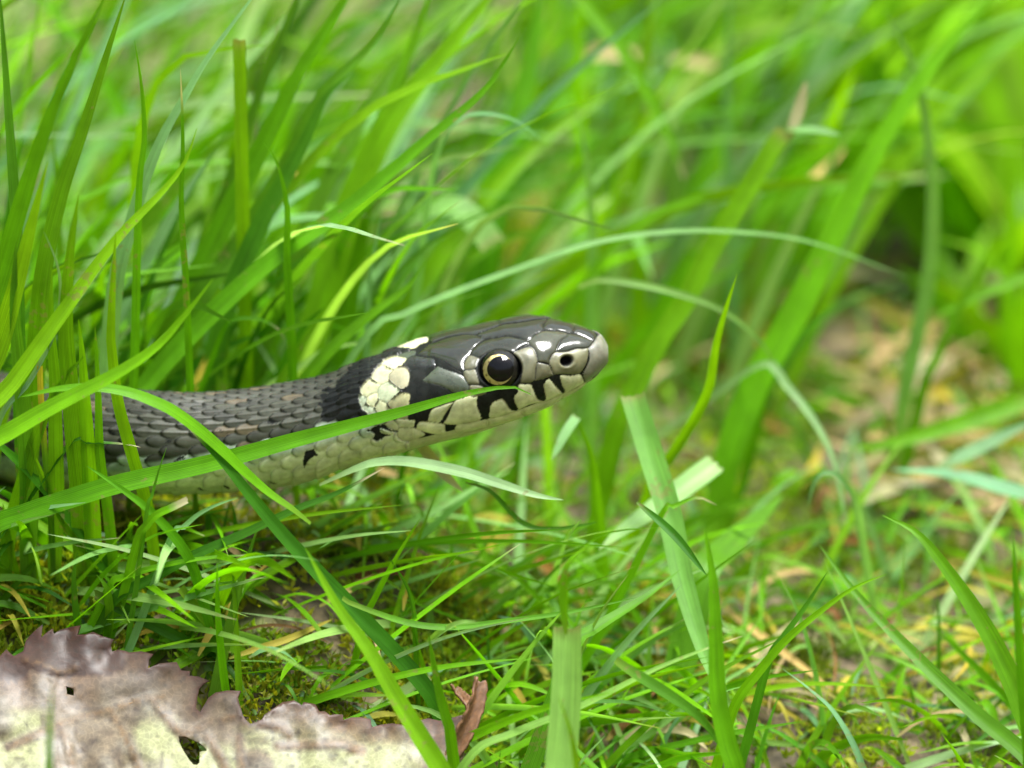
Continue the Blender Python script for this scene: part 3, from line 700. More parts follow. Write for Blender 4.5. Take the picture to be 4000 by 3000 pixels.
blade('upright bright blade standing against the snake body between its head and the thick tuft', 'p', 'y', 26, -1.35, -1.2, 318, 1096, 285, 981, 255, 869, 242, 760, 240, 700, 250, 500, twist=(0, .1))
blade('wide green blade hiding the snake body, rising from the thick tuft', 'l', 'g', 44, -1.6, -1.3, 178, 1230, 172, 1056, 157, 906, 142, 719, 150, 560, 170, 420)
blade('broad bright blade upright beside the wide green blade in front of the body', 'l', 'y', 36, -1.5, -1.3, 205, 1240, 198, 1100, 190, 960, 183, 850, 178, 770, 170, 690)
blade('dark upright blade at the tuft edge covering the end of the visible body', 'l', 'm', 40, -1.5, -1.2, 60, 1200, 62, 1050, 52, 900, 40, 780, 30, 650, 35, 520)
blade('soft green blade upright where the body leaves the tuft', 'l', 'g', 34, -1.4, -1.2, 118, 1220, 122, 1080, 120, 940, 118, 820, 110, 700, 112, 580)
blade('slanting deep green blade over the body at the tuft edge', 'p', 'g', 30, -1.9, -1.5, 20, 1150, 50, 1040, 80, 940, 130, 830, 180, 770)
blade('narrow dark blade upright in front of the snake body', 'l', 'g', 22, -1.4, -1.2, 242, 1190, 232, 1094, 216, 981, 212, 843, 205, 700)
blade('thin grass stub with a yellow withered top beside the snake body', 'c', 'm', 12, -2.2, -2.0, 110, 1120, 108, 1080, 97, 981, 92, 900, 88, 850, 86, 790, tip='yellow')
blade('bright slanting blade leaning left from the tuft base, its tip under the broad crossing blade', 'p', 'y', 20, -2.5, -2.2, 240, 1240, 169, 1169, 112, 1075, 60, 951)
blade('short dark blade pointing right over the snake flank with a whitish tip', 'p', 'd', 17, -1.3, -1.3, 150, 960, 185, 956, 240, 957, 280, 961, 303, 966, tip='end', twist=(.6, .5))
blade('green blade running down from the snake flank, dotted with dew', 'b', 'g', 20, -2.9, -1.5, 410, 1210, 337, 1116, 262, 1056, 187, 1006)
blade('very thin blade tip rising in front of the snake flank', 'p', 'm', 11, -1.7, -1.5, 318, 1100, 326, 1079, 342, 1020, 360, 966)
blade('broad dark blade sloping down from the left under the snake', 'l', 'd', 34, -3.0, -2.2, 245, 1250, 225, 1214, 188, 1161, 150, 1113, 75, 1030, 0, 962, -60, 905)
blade('cut grass stub with a frayed white end below the snake', 'c', 'y', 17, -2.6, -2.2, 300, 1160, 315, 1139, 337, 1113, 375, 1095, 405, 1080, tip='end')
blade('pale arching blade sagging below the snake throat', 'b', 'q', 26, -.75, -1.1, 690, 1048, 768, 1013, 815, 999, 884, 998, 994, 1019, 1076, 1044, 1159, 1070, 1218, 1080, root=False, face=.6)
blade('dark green blade reaching up to the snake belly with a pale pointed tip', 'p', 'd', 24, -3.0, -1.2, 250, 1292, 330, 1250, 412, 1203, 525, 1154, 637, 1101, 731, 1064, 830, 1011, tip='end')
blade('bright narrow blade lying level with a rounded pale tip below the snake', 'l', 'y', 18, -3.3, -2.9, 240, 1262, 262, 1248, 356, 1221, 450, 1205, 559, 1198, tip='end')
blade('bluish blade curving up to the snake belly', 'p', 'b', 16, -1.6, -1.1, 370, 1160, 395, 1140, 430, 1110, 470, 1090, 515, 1075)
# --- left foreground
blade('short bright blade with a fine point at the very edge of the tuft', 'p', 'y', 20, -4.0, -3.5, 60, 1400, 56, 1341, 38, 1260, 22, 1188, 6, 1086)
blade('short broad upright blade with a sharp tip above the dead leaf', 'p', 'y', 30, -4.0, -3.6, 96, 1420, 90, 1345, 82, 1275, 72, 1200, 62, 1133, twist=(0, .2))
blade('folded bluish blade lying flat above the dead leaf', 'b', 'b', 24, -3.4, -3.2, 290, 1278, 255, 1265, 169, 1268, 82, 1285, root=False, face=.6, fold=.5)
blade('dull green blade arching low towards the left above the dead leaf', 'l', 'm', 26, -2.6, -2.8, 290, 1250, 262, 1238, 187, 1238, 94, 1260, 22, 1294, face=.6)
blade('bluish broad blade standing behind the dead leaf fold', 'c', 'b', 34, -3.4, -3.0, 170, 1390, 187, 1345, 207, 1296)
blade('dark dewy blade sloping down to the right behind the dead leaf', 'l', 'd', 26, -3.3, -3.3, 205, 1285, 215, 1289, 350, 1359, 450, 1409, 530, 1455, root=False)
blade('small bright blade tip poking right behind the dead leaf fold', 'p', 'y', 16, -3.7, -3.5, 185, 1380, 205, 1368, 245, 1352, 290, 1337)
blade('long green blade running down to a pale glossy end behind the dead leaf', 'l', 'g', 25, -3.1, -3.4, 390, 1270, 440, 1334, 500, 1394, 575, 1444, 675, 1489, 812, 1524, root=False, face=.5)
blade('bluish green blade curving down behind the dead leaf middle', 'l', 'b', 20, -3.4, -3.6, 440, 1445, 460, 1444, 550, 1459, 650, 1499, 715, 1548, root=False, face=.5)
blade('short pale glossy blade lying across the bright blade by the dead leaf', 'c', 'q', 24, -4.6, -4.0, 770, 1552, 850, 1507, 928, 1460, root=False, face=.6)
blade('thin bright blade tip upright behind the dead leaf curl', 'p', 'y', 11, -3.8, -3.6, 918, 1460, 915, 1444, 900, 1390, 885, 1339)
blade('green pointed blade upright close to the dead leaf curl', 'p', 'g', 26, -4.6, -4.2, 972, 1580, 965, 1554, 950, 1500, 938, 1440, 925, 1367)
blade('thin wavy green runner stretching sideways over the moss', 'l', 'm', 15, -2.4, -2.0, 740, 1292, 760, 1304, 875, 1344, 975, 1355, 1106, 1340, 1230, 1322, 1380, 1290, root=False)
blade('thin dark blade tip standing over the moss below the throat', 'p', 'd', 11, -2.4, -2.2, 896, 1350, 893, 1315, 878, 1265, 838, 1200)
blade('small bright blade leaning right below the snake throat', 'l', 'y', 15, -2.4, -2.0, 790, 1330, 806, 1300, 850, 1215, 908, 1119)
blade('blurred green blade close above the dead leaf surface', 'p', 'g', 30, -10.5, -10.0, 105, 1750, 105, 1659, 108, 1570, 112, 1484)
# --- tall blades, left side
blade('broad ribbed bright blade with a pointed tip at the edge of the thick tuft', 'l', 'y', 58, -2.2, -1.6, -60, 900, 0, 740, 40, 600, 72, 470, 103, 348, twist=(.1, .2), fold=.2)
blade('tall ribbed blade curving up to the right from the tuft edge', 'l', 'g', 46, -1.8, -.6, -60, 800, 0, 600, 50, 425, 100, 275, 150, 150, 200, 50, 235, -20, fold=.2)
blade('long straight bright blade leaning right with a fine tip', 'l', 'y', 42, -2.0, -.2, -60, 940, 25, 830, 125, 690, 250, 520, 350, 415, 400, 350, 425, 278, fold=.3)
blade('thin bluish blade curving like a bow against the tuft', 'p', 'b', 13, -1.8, -1.4, 0, 905, 60, 830, 115, 725, 130, 650, 125, 575, 95, 500)
blade('long slender blade leaning far right with a twisted tip', 'l', 'g', 46, .9, 2.2, 250, 880, 320, 830, 350, 790, 450, 685, 600, 552, 750, 450, 850, 365, 925, 300, 1050, 190, 1122, 80)
blade('silvery blue blade leaning right high in the tuft', 'l', 'b', 38, .8, 1.6, 250, 620, 280, 500, 310, 400, 350, 300, 400, 210, 450, 125, 545, -5, 590, -70, face=.75)
blade('thin upright blade with a withered point behind the long straight blade', 'p', 'g', 15, .4, .8, 402, 620, 392, 450, 395, 300, 390, 150, tip='end')
blade('short mown blade with a square bright top', 'c', 'y', 27, 2.2, 2.4, 522, 330, 520, 215, 517, 85)
blade('upright blade with a small hooked dark tip', 'p', 'g', 20, .9, 1.0, 632, 800, 625, 650, 620, 550, 620, 450, 603, 365, 582, 325, 570, 309)
blade('pointed blade standing right behind the snake neck', 'p', 'g', 23, .95, 1.2, 590, 860, 650, 752, 680, 705, 696, 673)
blade('wide soft green blade leaning right behind the silvery blue blade', 'l', 'g', 54, 2.2, 3.2, 380, 700, 475, 500, 575, 300, 650, 150, 745, 0, 790, -80)
blade('deep green blade leaning right in the middle of the tuft', 'l', 'm', 44, 2.0, 3.4, 425, 660, 500, 550, 600, 390, 700, 200, 800, 100, 870, -10)
blade('very wide bright blade leaning right behind the snake head', 'l', 'y', 66, 2.6, 4.4, 660, 780, 690, 680, 725, 550, 775, 400, 850, 250, 950, 125, 1050, 0, 1100, -60)
blade('soft wide blade rising steeply behind the wide bright blade', 'l', 'g', 46, 3.6, 4.6, 800, 350, 850, 200, 890, 100, 925, 0, 940, -60)
blade('deep green blade with a blunt tip beside the straw coloured stem', 'p', 'm', 40, 1.8, 2.6, 480, 690, 560, 490, 650, 320, 700, 215, 756, 158)
blade('straw coloured withered stem leaning right, yellow at its lower end', 'l', 'o', 15, 2.6, 4.0, 590, 412, 615, 392, 690, 330, 760, 272, 830, 225, name='dry_grass_stem', cat='dry grass')
blade('bluish drooping blade arching over behind the slender leaning blade', 'p', 'b', 17, 3.4, 3.0, 930, 400, 960, 300, 995, 256, 1050, 245, 1120, 263, 1168, 302, face=.6)
blade('pale broad blade folded over in a soft arch', 'c', 'p', 62, 5.2, 4.4, 840, 600, 860, 525, 900, 465, 975, 445, 1025, 478, 1064, 530, face=.8, fold=.1)
blade('long pale silvery blade deep in the tuft behind the snake', 'l', 'b', 46, 2.6, 3.0, 200, 800, 250, 690, 320, 560, 400, 420, 470, 320, face=.6)
blade('bright blade behind the snake back leaning towards its head', 'l', 'g', 34, 1.1, 1.8, 640, 860, 700, 770, 800, 680, 880, 620, 918, 563)
blade('low pale blade crossing behind the snake back', 'l', 'p', 30, 1.5, 1.9, 540, 870, 640, 800, 700, 760, 800, 735, face=.7)
blade('small brown tipped blade curving over behind the snake back', 'p', 'g', 14, 1.3, 1.3, 480, 720, 510, 690, 560, 690, 600, 710, 614, 735, tip='end')
blade('vertical soft blade at the outer edge of the tuft', 'l', 'm', 30, -.4, .4, 40, 760, 35, 500, 22, 300, 5, 60, -5, -60)
blade('pair leaning blade with bluish rim high in the outer tuft', 'l', 'g', 42, .2, 1.0, 90, 620, 130, 430, 180, 280, 230, 120, 275, -20)
blade('short blade tip with dark end standing in the tuft', 'p', 'g', 18, .5, .7, 300, 420, 312, 300, 305, 180, 290, 86)
# --- right side
blade('straight green blade leaning right behind the snake snout, snapped at its straw tip', 'c', 'g', 42, 2.6, 4.2, 1330, 930, 1376, 830, 1431, 725, 1481, 650, 1531, 550, 1606, 425, 1660, 335, 1696, 282)
blade('straw coloured snapped tip of the leaning blade standing upright', 'b', 'w', 24, 4.2, 4.4, 1705, 300, 1711, 278, 1728, 230, 1741, 175, root=False, name='dry_grass_stem', cat='dry grass')
blade('small bluish blade end pointing right beside the snapped straw tip', 'p', 'b', 20, 4.2, 4.1, 1700, 282, 1721, 280, 1770, 281, 1816, 291, root=False, face=.7)
blade('widest soft green blade leaning right, thinning to a bluish tip', 'l', 'y', 62, 3.2, 6.2, 1570, 1000, 1631, 830, 1706, 700, 1806, 500, 1906, 300, 2006, 150, 2136, 0, 2190, -60)
blade('bluish blade bowing upright across the widest soft blade', 'l', 'b', 33, 5.2, 5.6, 1955, 850, 1976, 750, 2006, 600, 2016, 450, 2006, 300, 1976, 150, 1911, 20)
blade('long thin stem arching right over the snake head to a yellow end', 'l', 'p', 18, 1.4, 3.8, 800, 715, 870, 680, 960, 640, 1106, 585, 1281, 525, 1456, 500, 1606, 502, 1756, 524, 1956, 597, face=.6)
blade('bright lime pointed blade standing before the snake snout', 'p', 'y', 25, 1.2, .6, 1420, 1020, 1440, 1000, 1486, 930, 1530, 845, 1546, 750, 1566, 675, 1592, 593, fold=.4)
blade('thin pale stem arching down behind the lime pointed blade', 'l', 'p', 14, 3.0, 2.8, 1250, 620, 1306, 605, 1431, 625, 1556, 668, 1640, 735, 1680, 800, root=False)
blade('soft bright blade standing upright far behind the snake head', 'l', 'y', 32, 7.5, 8.2, 1382, 480, 1380, 350, 1386, 200, 1400, 60, 1412, -60)
blade('soft green blade drooping down to a whitish end behind the snake head', 'p', 'g', 26, 8.0, 6.5, 1220, -60, 1256, 0, 1356, 125, 1440, 280, 1481, 392, root=False, tip='end')
blade('bluish upright soft blade far behind the lime pointed blade', 'l', 'b', 26, 8.0, 8.6, 1582, 470, 1576, 400, 1571, 200, 1577, 0, 1580, -60)
blade('very broad soft blade rising behind the snake head top', 'l', 'g', 72, 5.6, 8.0, 1040, 560, 1062, 450, 1092, 350, 1130, 200, 1171, 0, 1190, -80)
blade('pale green soft stem upright behind the snake snout', 'l', 'p', 30, 4.6, 5.0, 1278, 800, 1278, 700, 1281, 550, 1268, 350, 1240, 220)
blade('small blade tip leaning right behind the widest soft blade foot', 'p', 'g', 19, 3.8, 4.0, 1660, 830, 1700, 760, 1750, 700, 1806, 655)
blade('narrow green blade rising from the straw litter', 'l', 'g', 24, 4.8, 5.4, 2000, 820, 2020, 780, 2056, 700, 2131, 550, 2160, 470)
blade('green blade slanting in low over the straw litter', 'l', 'g', 24, 5.6, 5.2, 2260, 580, 2212, 600, 2110, 640, 2006, 690, root=False)
blade('bluish blade arching over and hanging down with its tip over the moss', 'l', 'b', 27, 3.4, 1.6, 1640, 790, 1696, 830, 1756, 905, 1796, 980, 1815, 1060, 1828, 1132, face=.6)
blade('small hooked blade with glossy bend over the moss', 'p', 'b', 18, 1.2, .9, 1850, 1090, 1830, 1050, 1800, 1022, 1772, 1025, 1755, 1055, 1746, 1095)
blade('wide mown blade leaning down past the snake chin with a square top', 'h', 'p', 52, -2.6, .9, 1594, 1562, 1560, 1490, 1521, 1405, 1476, 1255, 1446, 1110, 1406, 980, 1366, 852, root=False, fold=.3, twist=(.1, .1))
blade('bright upright blade with a sharp tip against the wide mown blade', 'p', 'y', 40, -5.4, -3.4, 1592, 1680, 1571, 1605, 1551, 1505, 1546, 1380, 1540, 1255, 1523, 1143, fold=.35)
blade('pale wide cut blade with a ribbed face and square top', 'c', 'p', 60, -6.4, -4.6, 1208, 1720, 1211, 1660, 1224, 1500, 1226, 1353, fold=.3, twist=(-.25, .2))
blade('thin twisted blade growing out of the pale cut blade', 'b', 'y', 20, -4.7, -4.2, 1222, 1370, 1217, 1290, 1225, 1225, 1256, 1190, 1291, 1159, root=False, twist=(0, 1.3))
blade('blurred bright blade tip before the pale cut blade', 'p', 'y', 20, -7.4, -7.0, 1250, 1720, 1246, 1660, 1232, 1580, 1206, 1504)
blade('pale glossy blade resting crosswise behind the wide mown blade', 'h', 'q', 48, -.2, 1.2, 1294, 1188, 1340, 1150, 1381, 1122, 1456, 1068, 1548, 1000, root=False, face=.6)
blade('broad dull green blade with a rounded end lying behind the upright bright blade', 'p', 'm', 62, .2, 2.2, 1520, 1240, 1560, 1190, 1620, 1135, 1692, 1070, fold=.1, face=.6)
blade('thin green blade sloping down over the wide mown blade', 'b', 'd', 16, -1.2, -2.0, 1376, 1085, 1456, 1155, 1526, 1242, root=False)
blade('short curled bright blade with a pale tip beside the wide mown blade', 'p', 'y', 18, -.6, -.4, 1430, 1110, 1456, 1094, 1506, 1074, 1548, 1091, tip='end')
blade('green blade folded over below the snake chin', 'l', 'g', 30, 1.0, .9, 1296, 1140, 1290, 1090, 1280, 1000, 1258, 930, 1244, 904)
blade('glossy white folded blade end hanging below the snake chin', 'h', 'q', 22, .5, .9, 1192, 994, 1205, 968, 1222, 935, 1246, 900, root=False, face=.85)
blade('thin dark wiry stem looping below the snake throat', 'b', 'd', 10, -.6, -.6, 1005, 1042, 1060, 1062, 1130, 1130, 1200, 1142, 1292, 1128, root=False)
blade('broad soft blade arching down to the right over the moss', 'l', 'g', 50, -4.6, -1.6, 2260, 1640, 2225, 1570, 2190, 1480, 2131, 1360, 2056, 1245, 1981, 1152, 1906, 1113, face=.5)
blade('long dull blade sloping down to the right through the moss', 'l', 'm', 36, -4.2, -.6, 2240, 1660, 2106, 1540, 1981, 1420, 1856, 1290, 1771, 1178, face=.5)
blade('upright narrow blade tip in front of the broad arching blade', 'p', 'g', 24, -5.0, -4.4, 2222, 1640, 2214, 1540, 2205, 1430, 2196, 1290, 2188, 1150)
blade('bright curved blade leaning right over the bare moss', 'l', 'y', 22, -3.0, -2.4, 1585, 1530, 1640, 1450, 1706, 1375, 1806, 1295, 1860, 1262, 1916, 1240)
blade('dull forked blade beside the bright curved blade over bare moss', 'p', 'm', 20, -2.6, -2.2, 1660, 1430, 1696, 1372, 1740, 1310, 1788, 1234)
blade('pale slender blade slanting low with a brown end behind the upright bright blade', 'l', 'p', 22, -4.8, -3.4, 1020, 1630, 1106, 1585, 1256, 1525, 1406, 1450, 1516, 1405, 1604, 1374, tip='end', face=.6)
blade('dull green blade sloping under the upright bright blade', 'l', 'm', 25, -4.2, -4.6, 1330, 1425, 1356, 1445, 1506, 1545, 1575, 1640, root=False)
blade('dull broad blade leaning right behind the pale cut blade', 'l', 'm', 38, -2.4, -1.0, 1235, 1405, 1281, 1360, 1396, 1288, 1470, 1230, face=.5)
blade('small dark blade tip emerging over bare soil', 'p', 'd', 22, -7.4, -7.0, 1965, 1690, 1935, 1655, 1888, 1614)
blade('small upright blade tip beside the dark tip over bare soil', 'p', 'g', 20, -7.2, -7.0, 2114, 1690, 2104, 1640, 2093, 1594)
blade('bluish thin blade bowing down onto bare soil', 'l', 'b', 18, -4.4, -3.0, 1860, 1650, 1806, 1545, 1750, 1490, 1691, 1445, face=.6)
blade('wide soft blade lying level among the straw litter', 'l', 'g', 44, 5.4, 3.6, 2260, 850, 2160, 885, 2056, 920, 1930, 955, 1840, 970, root=False)
blade('bluish soft blade lying level over the moss at the outer side', 'l', 'b', 38, 2.2, 2.6, 2260, 1078, 2180, 1058, 2056, 1025, 1925, 1014, root=False, face=.6)
blade('pale soft blade leaning in low over the bluish level blade', 'l', 'b', 34, 3.0, 3.4, 2030, 1012, 2120, 965, 2230, 910, root=False, face=.6)
# --- dry stems
def dry(label, *a, lie=.35, **k): return blade(label, *a, lie=lie, name='dry_grass_stem', cat='dry grass', **k)
dry('yellow brown dry stem lying behind the dead leaf', 'b', 'o', 14, -3.2, -2.6, 495, 1422, 560, 1400, 625, 1379, 722, 1336, root=False)
dry('beige dry stem lying over the moss below the snake belly', 'b', 's', 16, -1.8, -1.6, 690, 1310, 725, 1290, 800, 1250, 850, 1235, root=False)
dry('beige dry sheath hanging behind the snake throat', 'b', 'w', 22, .5, -.2, 880, 930, 920, 975, 960, 1025, 1000, 1062, root=False, lie=None)
dry('thick pale dry stem lying under the widest soft blade', 'c', 's', 24, 4.2, 5.0, 1865, 800, 1900, 770, 1960, 735, 2020, 708, root=False)
dry('curved bleached stem lying among the straw litter', 'c', 's', 22, 5.4, 5.6, 1990, 735, 2040, 705, 2110, 695, 2175, 730, root=False)
dry('orange dry stalk leaning in the straw litter', 'c', 's', 20, 4.4, 4.8, 2140, 880, 2120, 820, 2095, 765, 2080, 740, root=False)
dry('beige stalk lying diagonally behind the snake chin', 'b', 's', 16, 1.8, 2.6, 1390, 840, 1420, 810, 1480, 775, 1560, 740, root=False)
dry('long beige stalk lying on the soil behind the upright bright blade', 'b', 's', 16, -1.6, -3.0, 1560, 1310, 1640, 1370, 1720, 1430, 1800, 1490, root=False)
dry('brown flat stalk lying on soil beneath the bright curved blade', 'b', 'r', 22, -4, -4, 1310, 1600, 1370, 1540, 1420, 1490, root=False)
dry('pale twig lying below the dull sloping blade', 'b', 's', 20, -5, -5, 1330, 1600, 1400, 1575, 1480, 1580, 1530, 1620, root=False)
dry('rusty stalk lying beneath the pale crosswise blade', 'b', 'r', 14, .6, .6, 1415, 950, 1480, 975, 1560, 1000, 1600, 1040, root=False)
dry('orange flat stalk lying between moss and wiry stem', 'b', 'r', 22, -.6, -.8, 1140, 1180, 1180, 1225, 1240, 1260, 1290, 1300, root=False)
dry('soft beige bit of straw caught high behind the snake head', 'c', 's', 30, 10.5, 10.5, 1265, 118, 1310, 112, 1376, 122, root=False, lie=None)
dry('soft rusty bit of straw caught high beside the upright soft blade', 'c', 's', 24, 11, 11, 1450, 130, 1496, 130, 1545, 138, root=False, lie=None)
dry('soft pale straw leaning behind the snapped straw tip', 'l', 's', 16, 7.5, 8, 1745, 395, 1790, 355, 1830, 315, root=False, lie=None)

LEAF_N = np.array([.06, -.51, .857]); LEAF_N /= np.linalg.norm(LEAF_N); LEAF_P = on_plane(900, 2560, -2.1)
# ------------------------------------------------------------------ the rest of the grass: a mass nobody could count
FR = random.Random(11)
tops = (f_top, f_bot)
def hides_snake(P):
    px, py = pix(P)
    near = P[:, 1] < 1.3
    on = (px > 60) & (px < SNOUT + 25) & (py > f_top(px) - 25) & (py < f_bot(px) + 15)
    open_ = (px > 1850) & (px < 2760) & (py > 1250) & (py < 1740) & (P[:, 1] < 3.0)        # clear space under and before the head
    return bool((near & on).any() or open_.any())
def hides_leaf(P):
    px, py = pix(P); o_x, o_y = px / OS, py / OS
    edge = np.interp(o_x, [0, 250, 450, 600, 1000], [1360, 1350, 1470, 1540, 1540])
    return bool(((o_x < 1010) & (o_y > edge - 6) & ((P - LEAF_P) @ LEAF_N > -.05)).any())
class Bag:
    def __init__(self): self.V, self.F, self.U, self.C, self.n = [], [], [], [], 0
    def add(self, V, F, uv, col):
        self.V.append(V); self.F.append(F + self.n); self.U.append(uv); self.C.append(col); self.n += len(V)
    def build(self, name, mat): return link(name, make_mesh(name, np.vstack(self.V), np.vstack(self.F), np.vstack(self.C), np.vstack(self.U), mat))
def random_blade(x, y, h, lean, az, w, key, bag, droop=.3, shape='l', nseg=12, nac=2, tip=None, check=True):
    z = float(ground_z(x, y)) - .08
    d = np.array([math.cos(az), math.sin(az), 0])
    t = np.array([0, .35, .7, 1.0])[:, None]
    up = np.array([0, 0, 1.0])
    P = np.array([x, y, z]) + up * h * (t - droop * t ** 3 * .8) * math.cos(lean) + d * h * (math.sin(lean) * t + droop * t ** 2.5 * .7)
    if check and (hides_snake(catmull(P, 14)[0]) or (y < .5 and hides_leaf(catmull(P, 10)[0]))): return False
    a = FR.uniform(-.9, .9)
    V, F, uv, tt = ribbon(P, w, shape, nseg=nseg, nac=nac, twist=(a, a + FR.uniform(-.8, .8)), fold=FR.uniform(.1, .4), face=FR.uniform(.1, .6))
    bag.add(V, F, uv, blade_color(key, tt, .38 if bag is back else .2, FR, tip)); return True
def pick(s): return FR.choice(s)
back = Bag(); front = Bag(); low = Bag()
# dense tuft, left and behind
for i in range(760):
    y = 2.8 + 20 * FR.random() ** 1.1; x = FR.uniform(-12 - y * .15, 2.5 + y * .15)
    if x > .8 and y < 6: continue
    if vnoise(np.array(x * .55), np.array(y * .55), 31) < .40 and FR.random() < .85: continue
    h = FR.uniform(4.0, 9.5) * (1 if x < -1 else .85)
    random_blade(x, y, h, min(FR.gauss(.40, .28), .7 if x < -1 else .45), FR.gauss(0.15, .8), FR.uniform(.08, .32), pick('ggyyyymmdbbppq'), back, FR.uniform(.05, .6), tip=pick([None] * 6 + ['end']))
for i in range(110):
    y = FR.uniform(1.0, 2.8); x = FR.uniform(-8, -1)
    random_blade(x, y, FR.uniform(2.0, 5.0), FR.gauss(.42, .28), FR.gauss(0.15, .8), FR.uniform(.07, .20), pick('gggmmddb'), back, FR.uniform(.05, .5))
# right, behind
for i in range(330):
    y = 6.5 + 17 * FR.random(); x = FR.uniform(.5, 12 + y * .15)
    if vnoise(np.array(x * .5), np.array(y * .5), 37) < .36 and FR.random() < .8: continue
    if x > 3.5 and y < 10 and FR.random() < .85: continue
    if x > 4.6 and y < 12.5 and FR.random() < .8: continue
    random_blade(x, y, FR.uniform(4.0, 9), FR.gauss(.28, .28), FR.gauss(0.2, 1.0), FR.uniform(.12, .38), pick('gggyyyymbp'), back, FR.uniform(.05, .5))
for i in range(22):
    random_blade(FR.uniform(5.6, 9.2), FR.uniform(7.5, 11), FR.uniform(2.0, 4.6), FR.gauss(.35, .25), FR.uniform(0, 6.28), FR.uniform(.2, .42), pick('gyyyp'), back, FR.uniform(.05, .5))
# left foreground
for i in range(170):
    y = FR.uniform(-4.2, .9); x = FR.uniform(-10, -3.2)
    random_blade(x, y, FR.uniform(1.2, 3.6), FR.gauss(.3, .3), FR.gauss(0.2, 1.2), FR.uniform(.09, .22), pick('ggyymmddb'), front, FR.uniform(.05, .5))
for i in range(720):
    y = FR.uniform(-3.4, 3.6); x = FR.uniform(-7.5, 2.2) if i % 6 else FR.uniform(0, 8)
    random_blade(x, y, FR.uniform(1.2, 3.8) * (1 if x < 1 else .75), FR.gauss(1.0, .3), FR.gauss(0, 1.0) + pick([0, 0, math.pi]), FR.uniform(.05, .15), pick('ggyyyypppq'), front, FR.uniform(.0, .35), tip=pick([None] * 5 + ['end']))
# short sprouts between moss
for i in range(420):
    y = FR.uniform(-4.5, 9); x = FR.uniform(-2, 11)
    random_blade(x, y, FR.uniform(.6, 2.2), FR.gauss(.6, .35), FR.uniform(0, 6.28), FR.uniform(.04, .13), pick('ggyymmmbp'), front, FR.uniform(.1, .7))
tag(back.build('grass', M_GRASS), 'dense soft green meadow grass filling the space behind the snake', 'grass', kind='stuff')
tag(front.build('grass', M_GRASS), 'short green sprouts growing through the moss around the snake', 'grass', kind='stuff')
# thatch of flat-lying green and dead blades
green_low = Bag()
for i in range(3000):
    y = -7 + 27 * FR.random() ** 1.3; x = FR.uniform(-11 - max(0, y) * .2, 11 + max(0, y) * .2)
    z = float(ground_z(x, y)); az = FR.uniform(0, 6.28); L = FR.uniform(.35, 1.7)
    d = np.array([math.cos(az), math.sin(az), 0]); t = np.linspace(-.5, .5, 4)[:, None]
    P = np.array([x, y, z]) + d * L * t + np.array([0, 0, 1.0]) * (FR.uniform(0, .35) + .3 * FR.random() * (.25 - t ** 2) * 4 + FR.uniform(-.25, .25) * t)
    P[:, :2] += np.array([-d[1], d[0]]) * (FR.uniform(-.3, .3) * L * (t ** 2 - .1))
    if y < .5 and hides_leaf(P): continue
    if hides_snake(P): continue
    isdry = FR.random() < (.42 if x > -2 else .25)
    V, F, uv, tt = ribbon(P, FR.uniform(.035, .12), pick('bbl'), nseg=9, nac=2, twist=(FR.uniform(-.8, .8), FR.uniform(-.8, .8)), fold=.3, face=.7)
    (low if isdry else green_low).add(V, F, uv, blade_color(pick('ssooooror') if isdry else pick('ggmdyyb'), tt, .3, FR) * (.75 if isdry else 1))
for i in range(260):
    y = FR.uniform(4, 13); x = FR.uniform(4.8, 11); z = float(ground_z(x, y)) + FR.uniform(.05, .7); az = FR.uniform(0, 6.28); L = FR.uniform(.8, 2.2)
    d = np.array([math.cos(az), math.sin(az), FR.uniform(-.2, .3)]); t = np.linspace(-.5, .5, 4)[:, None]
    V, F, uv, tt = ribbon(np.array([x, y, z]) + d * L * t, FR.uniform(.08, .22), pick('bbc'), nseg=9, nac=2, twist=(FR.uniform(-.8, .8), FR.uniform(-.8, .8)), fold=.3, face=.7)
    low.add(V, F, uv, blade_color(pick('sssswo'), tt, .3, FR) * .72)
tag(low.build('straw_litter', M_DRY), 'flat litter of straw and brown dead grass on the soil', 'straw', kind='stuff')
tag(green_low.build('grass', M_GRASS), 'fallen green clippings lying flat on moss and soil', 'grass', kind='stuff')

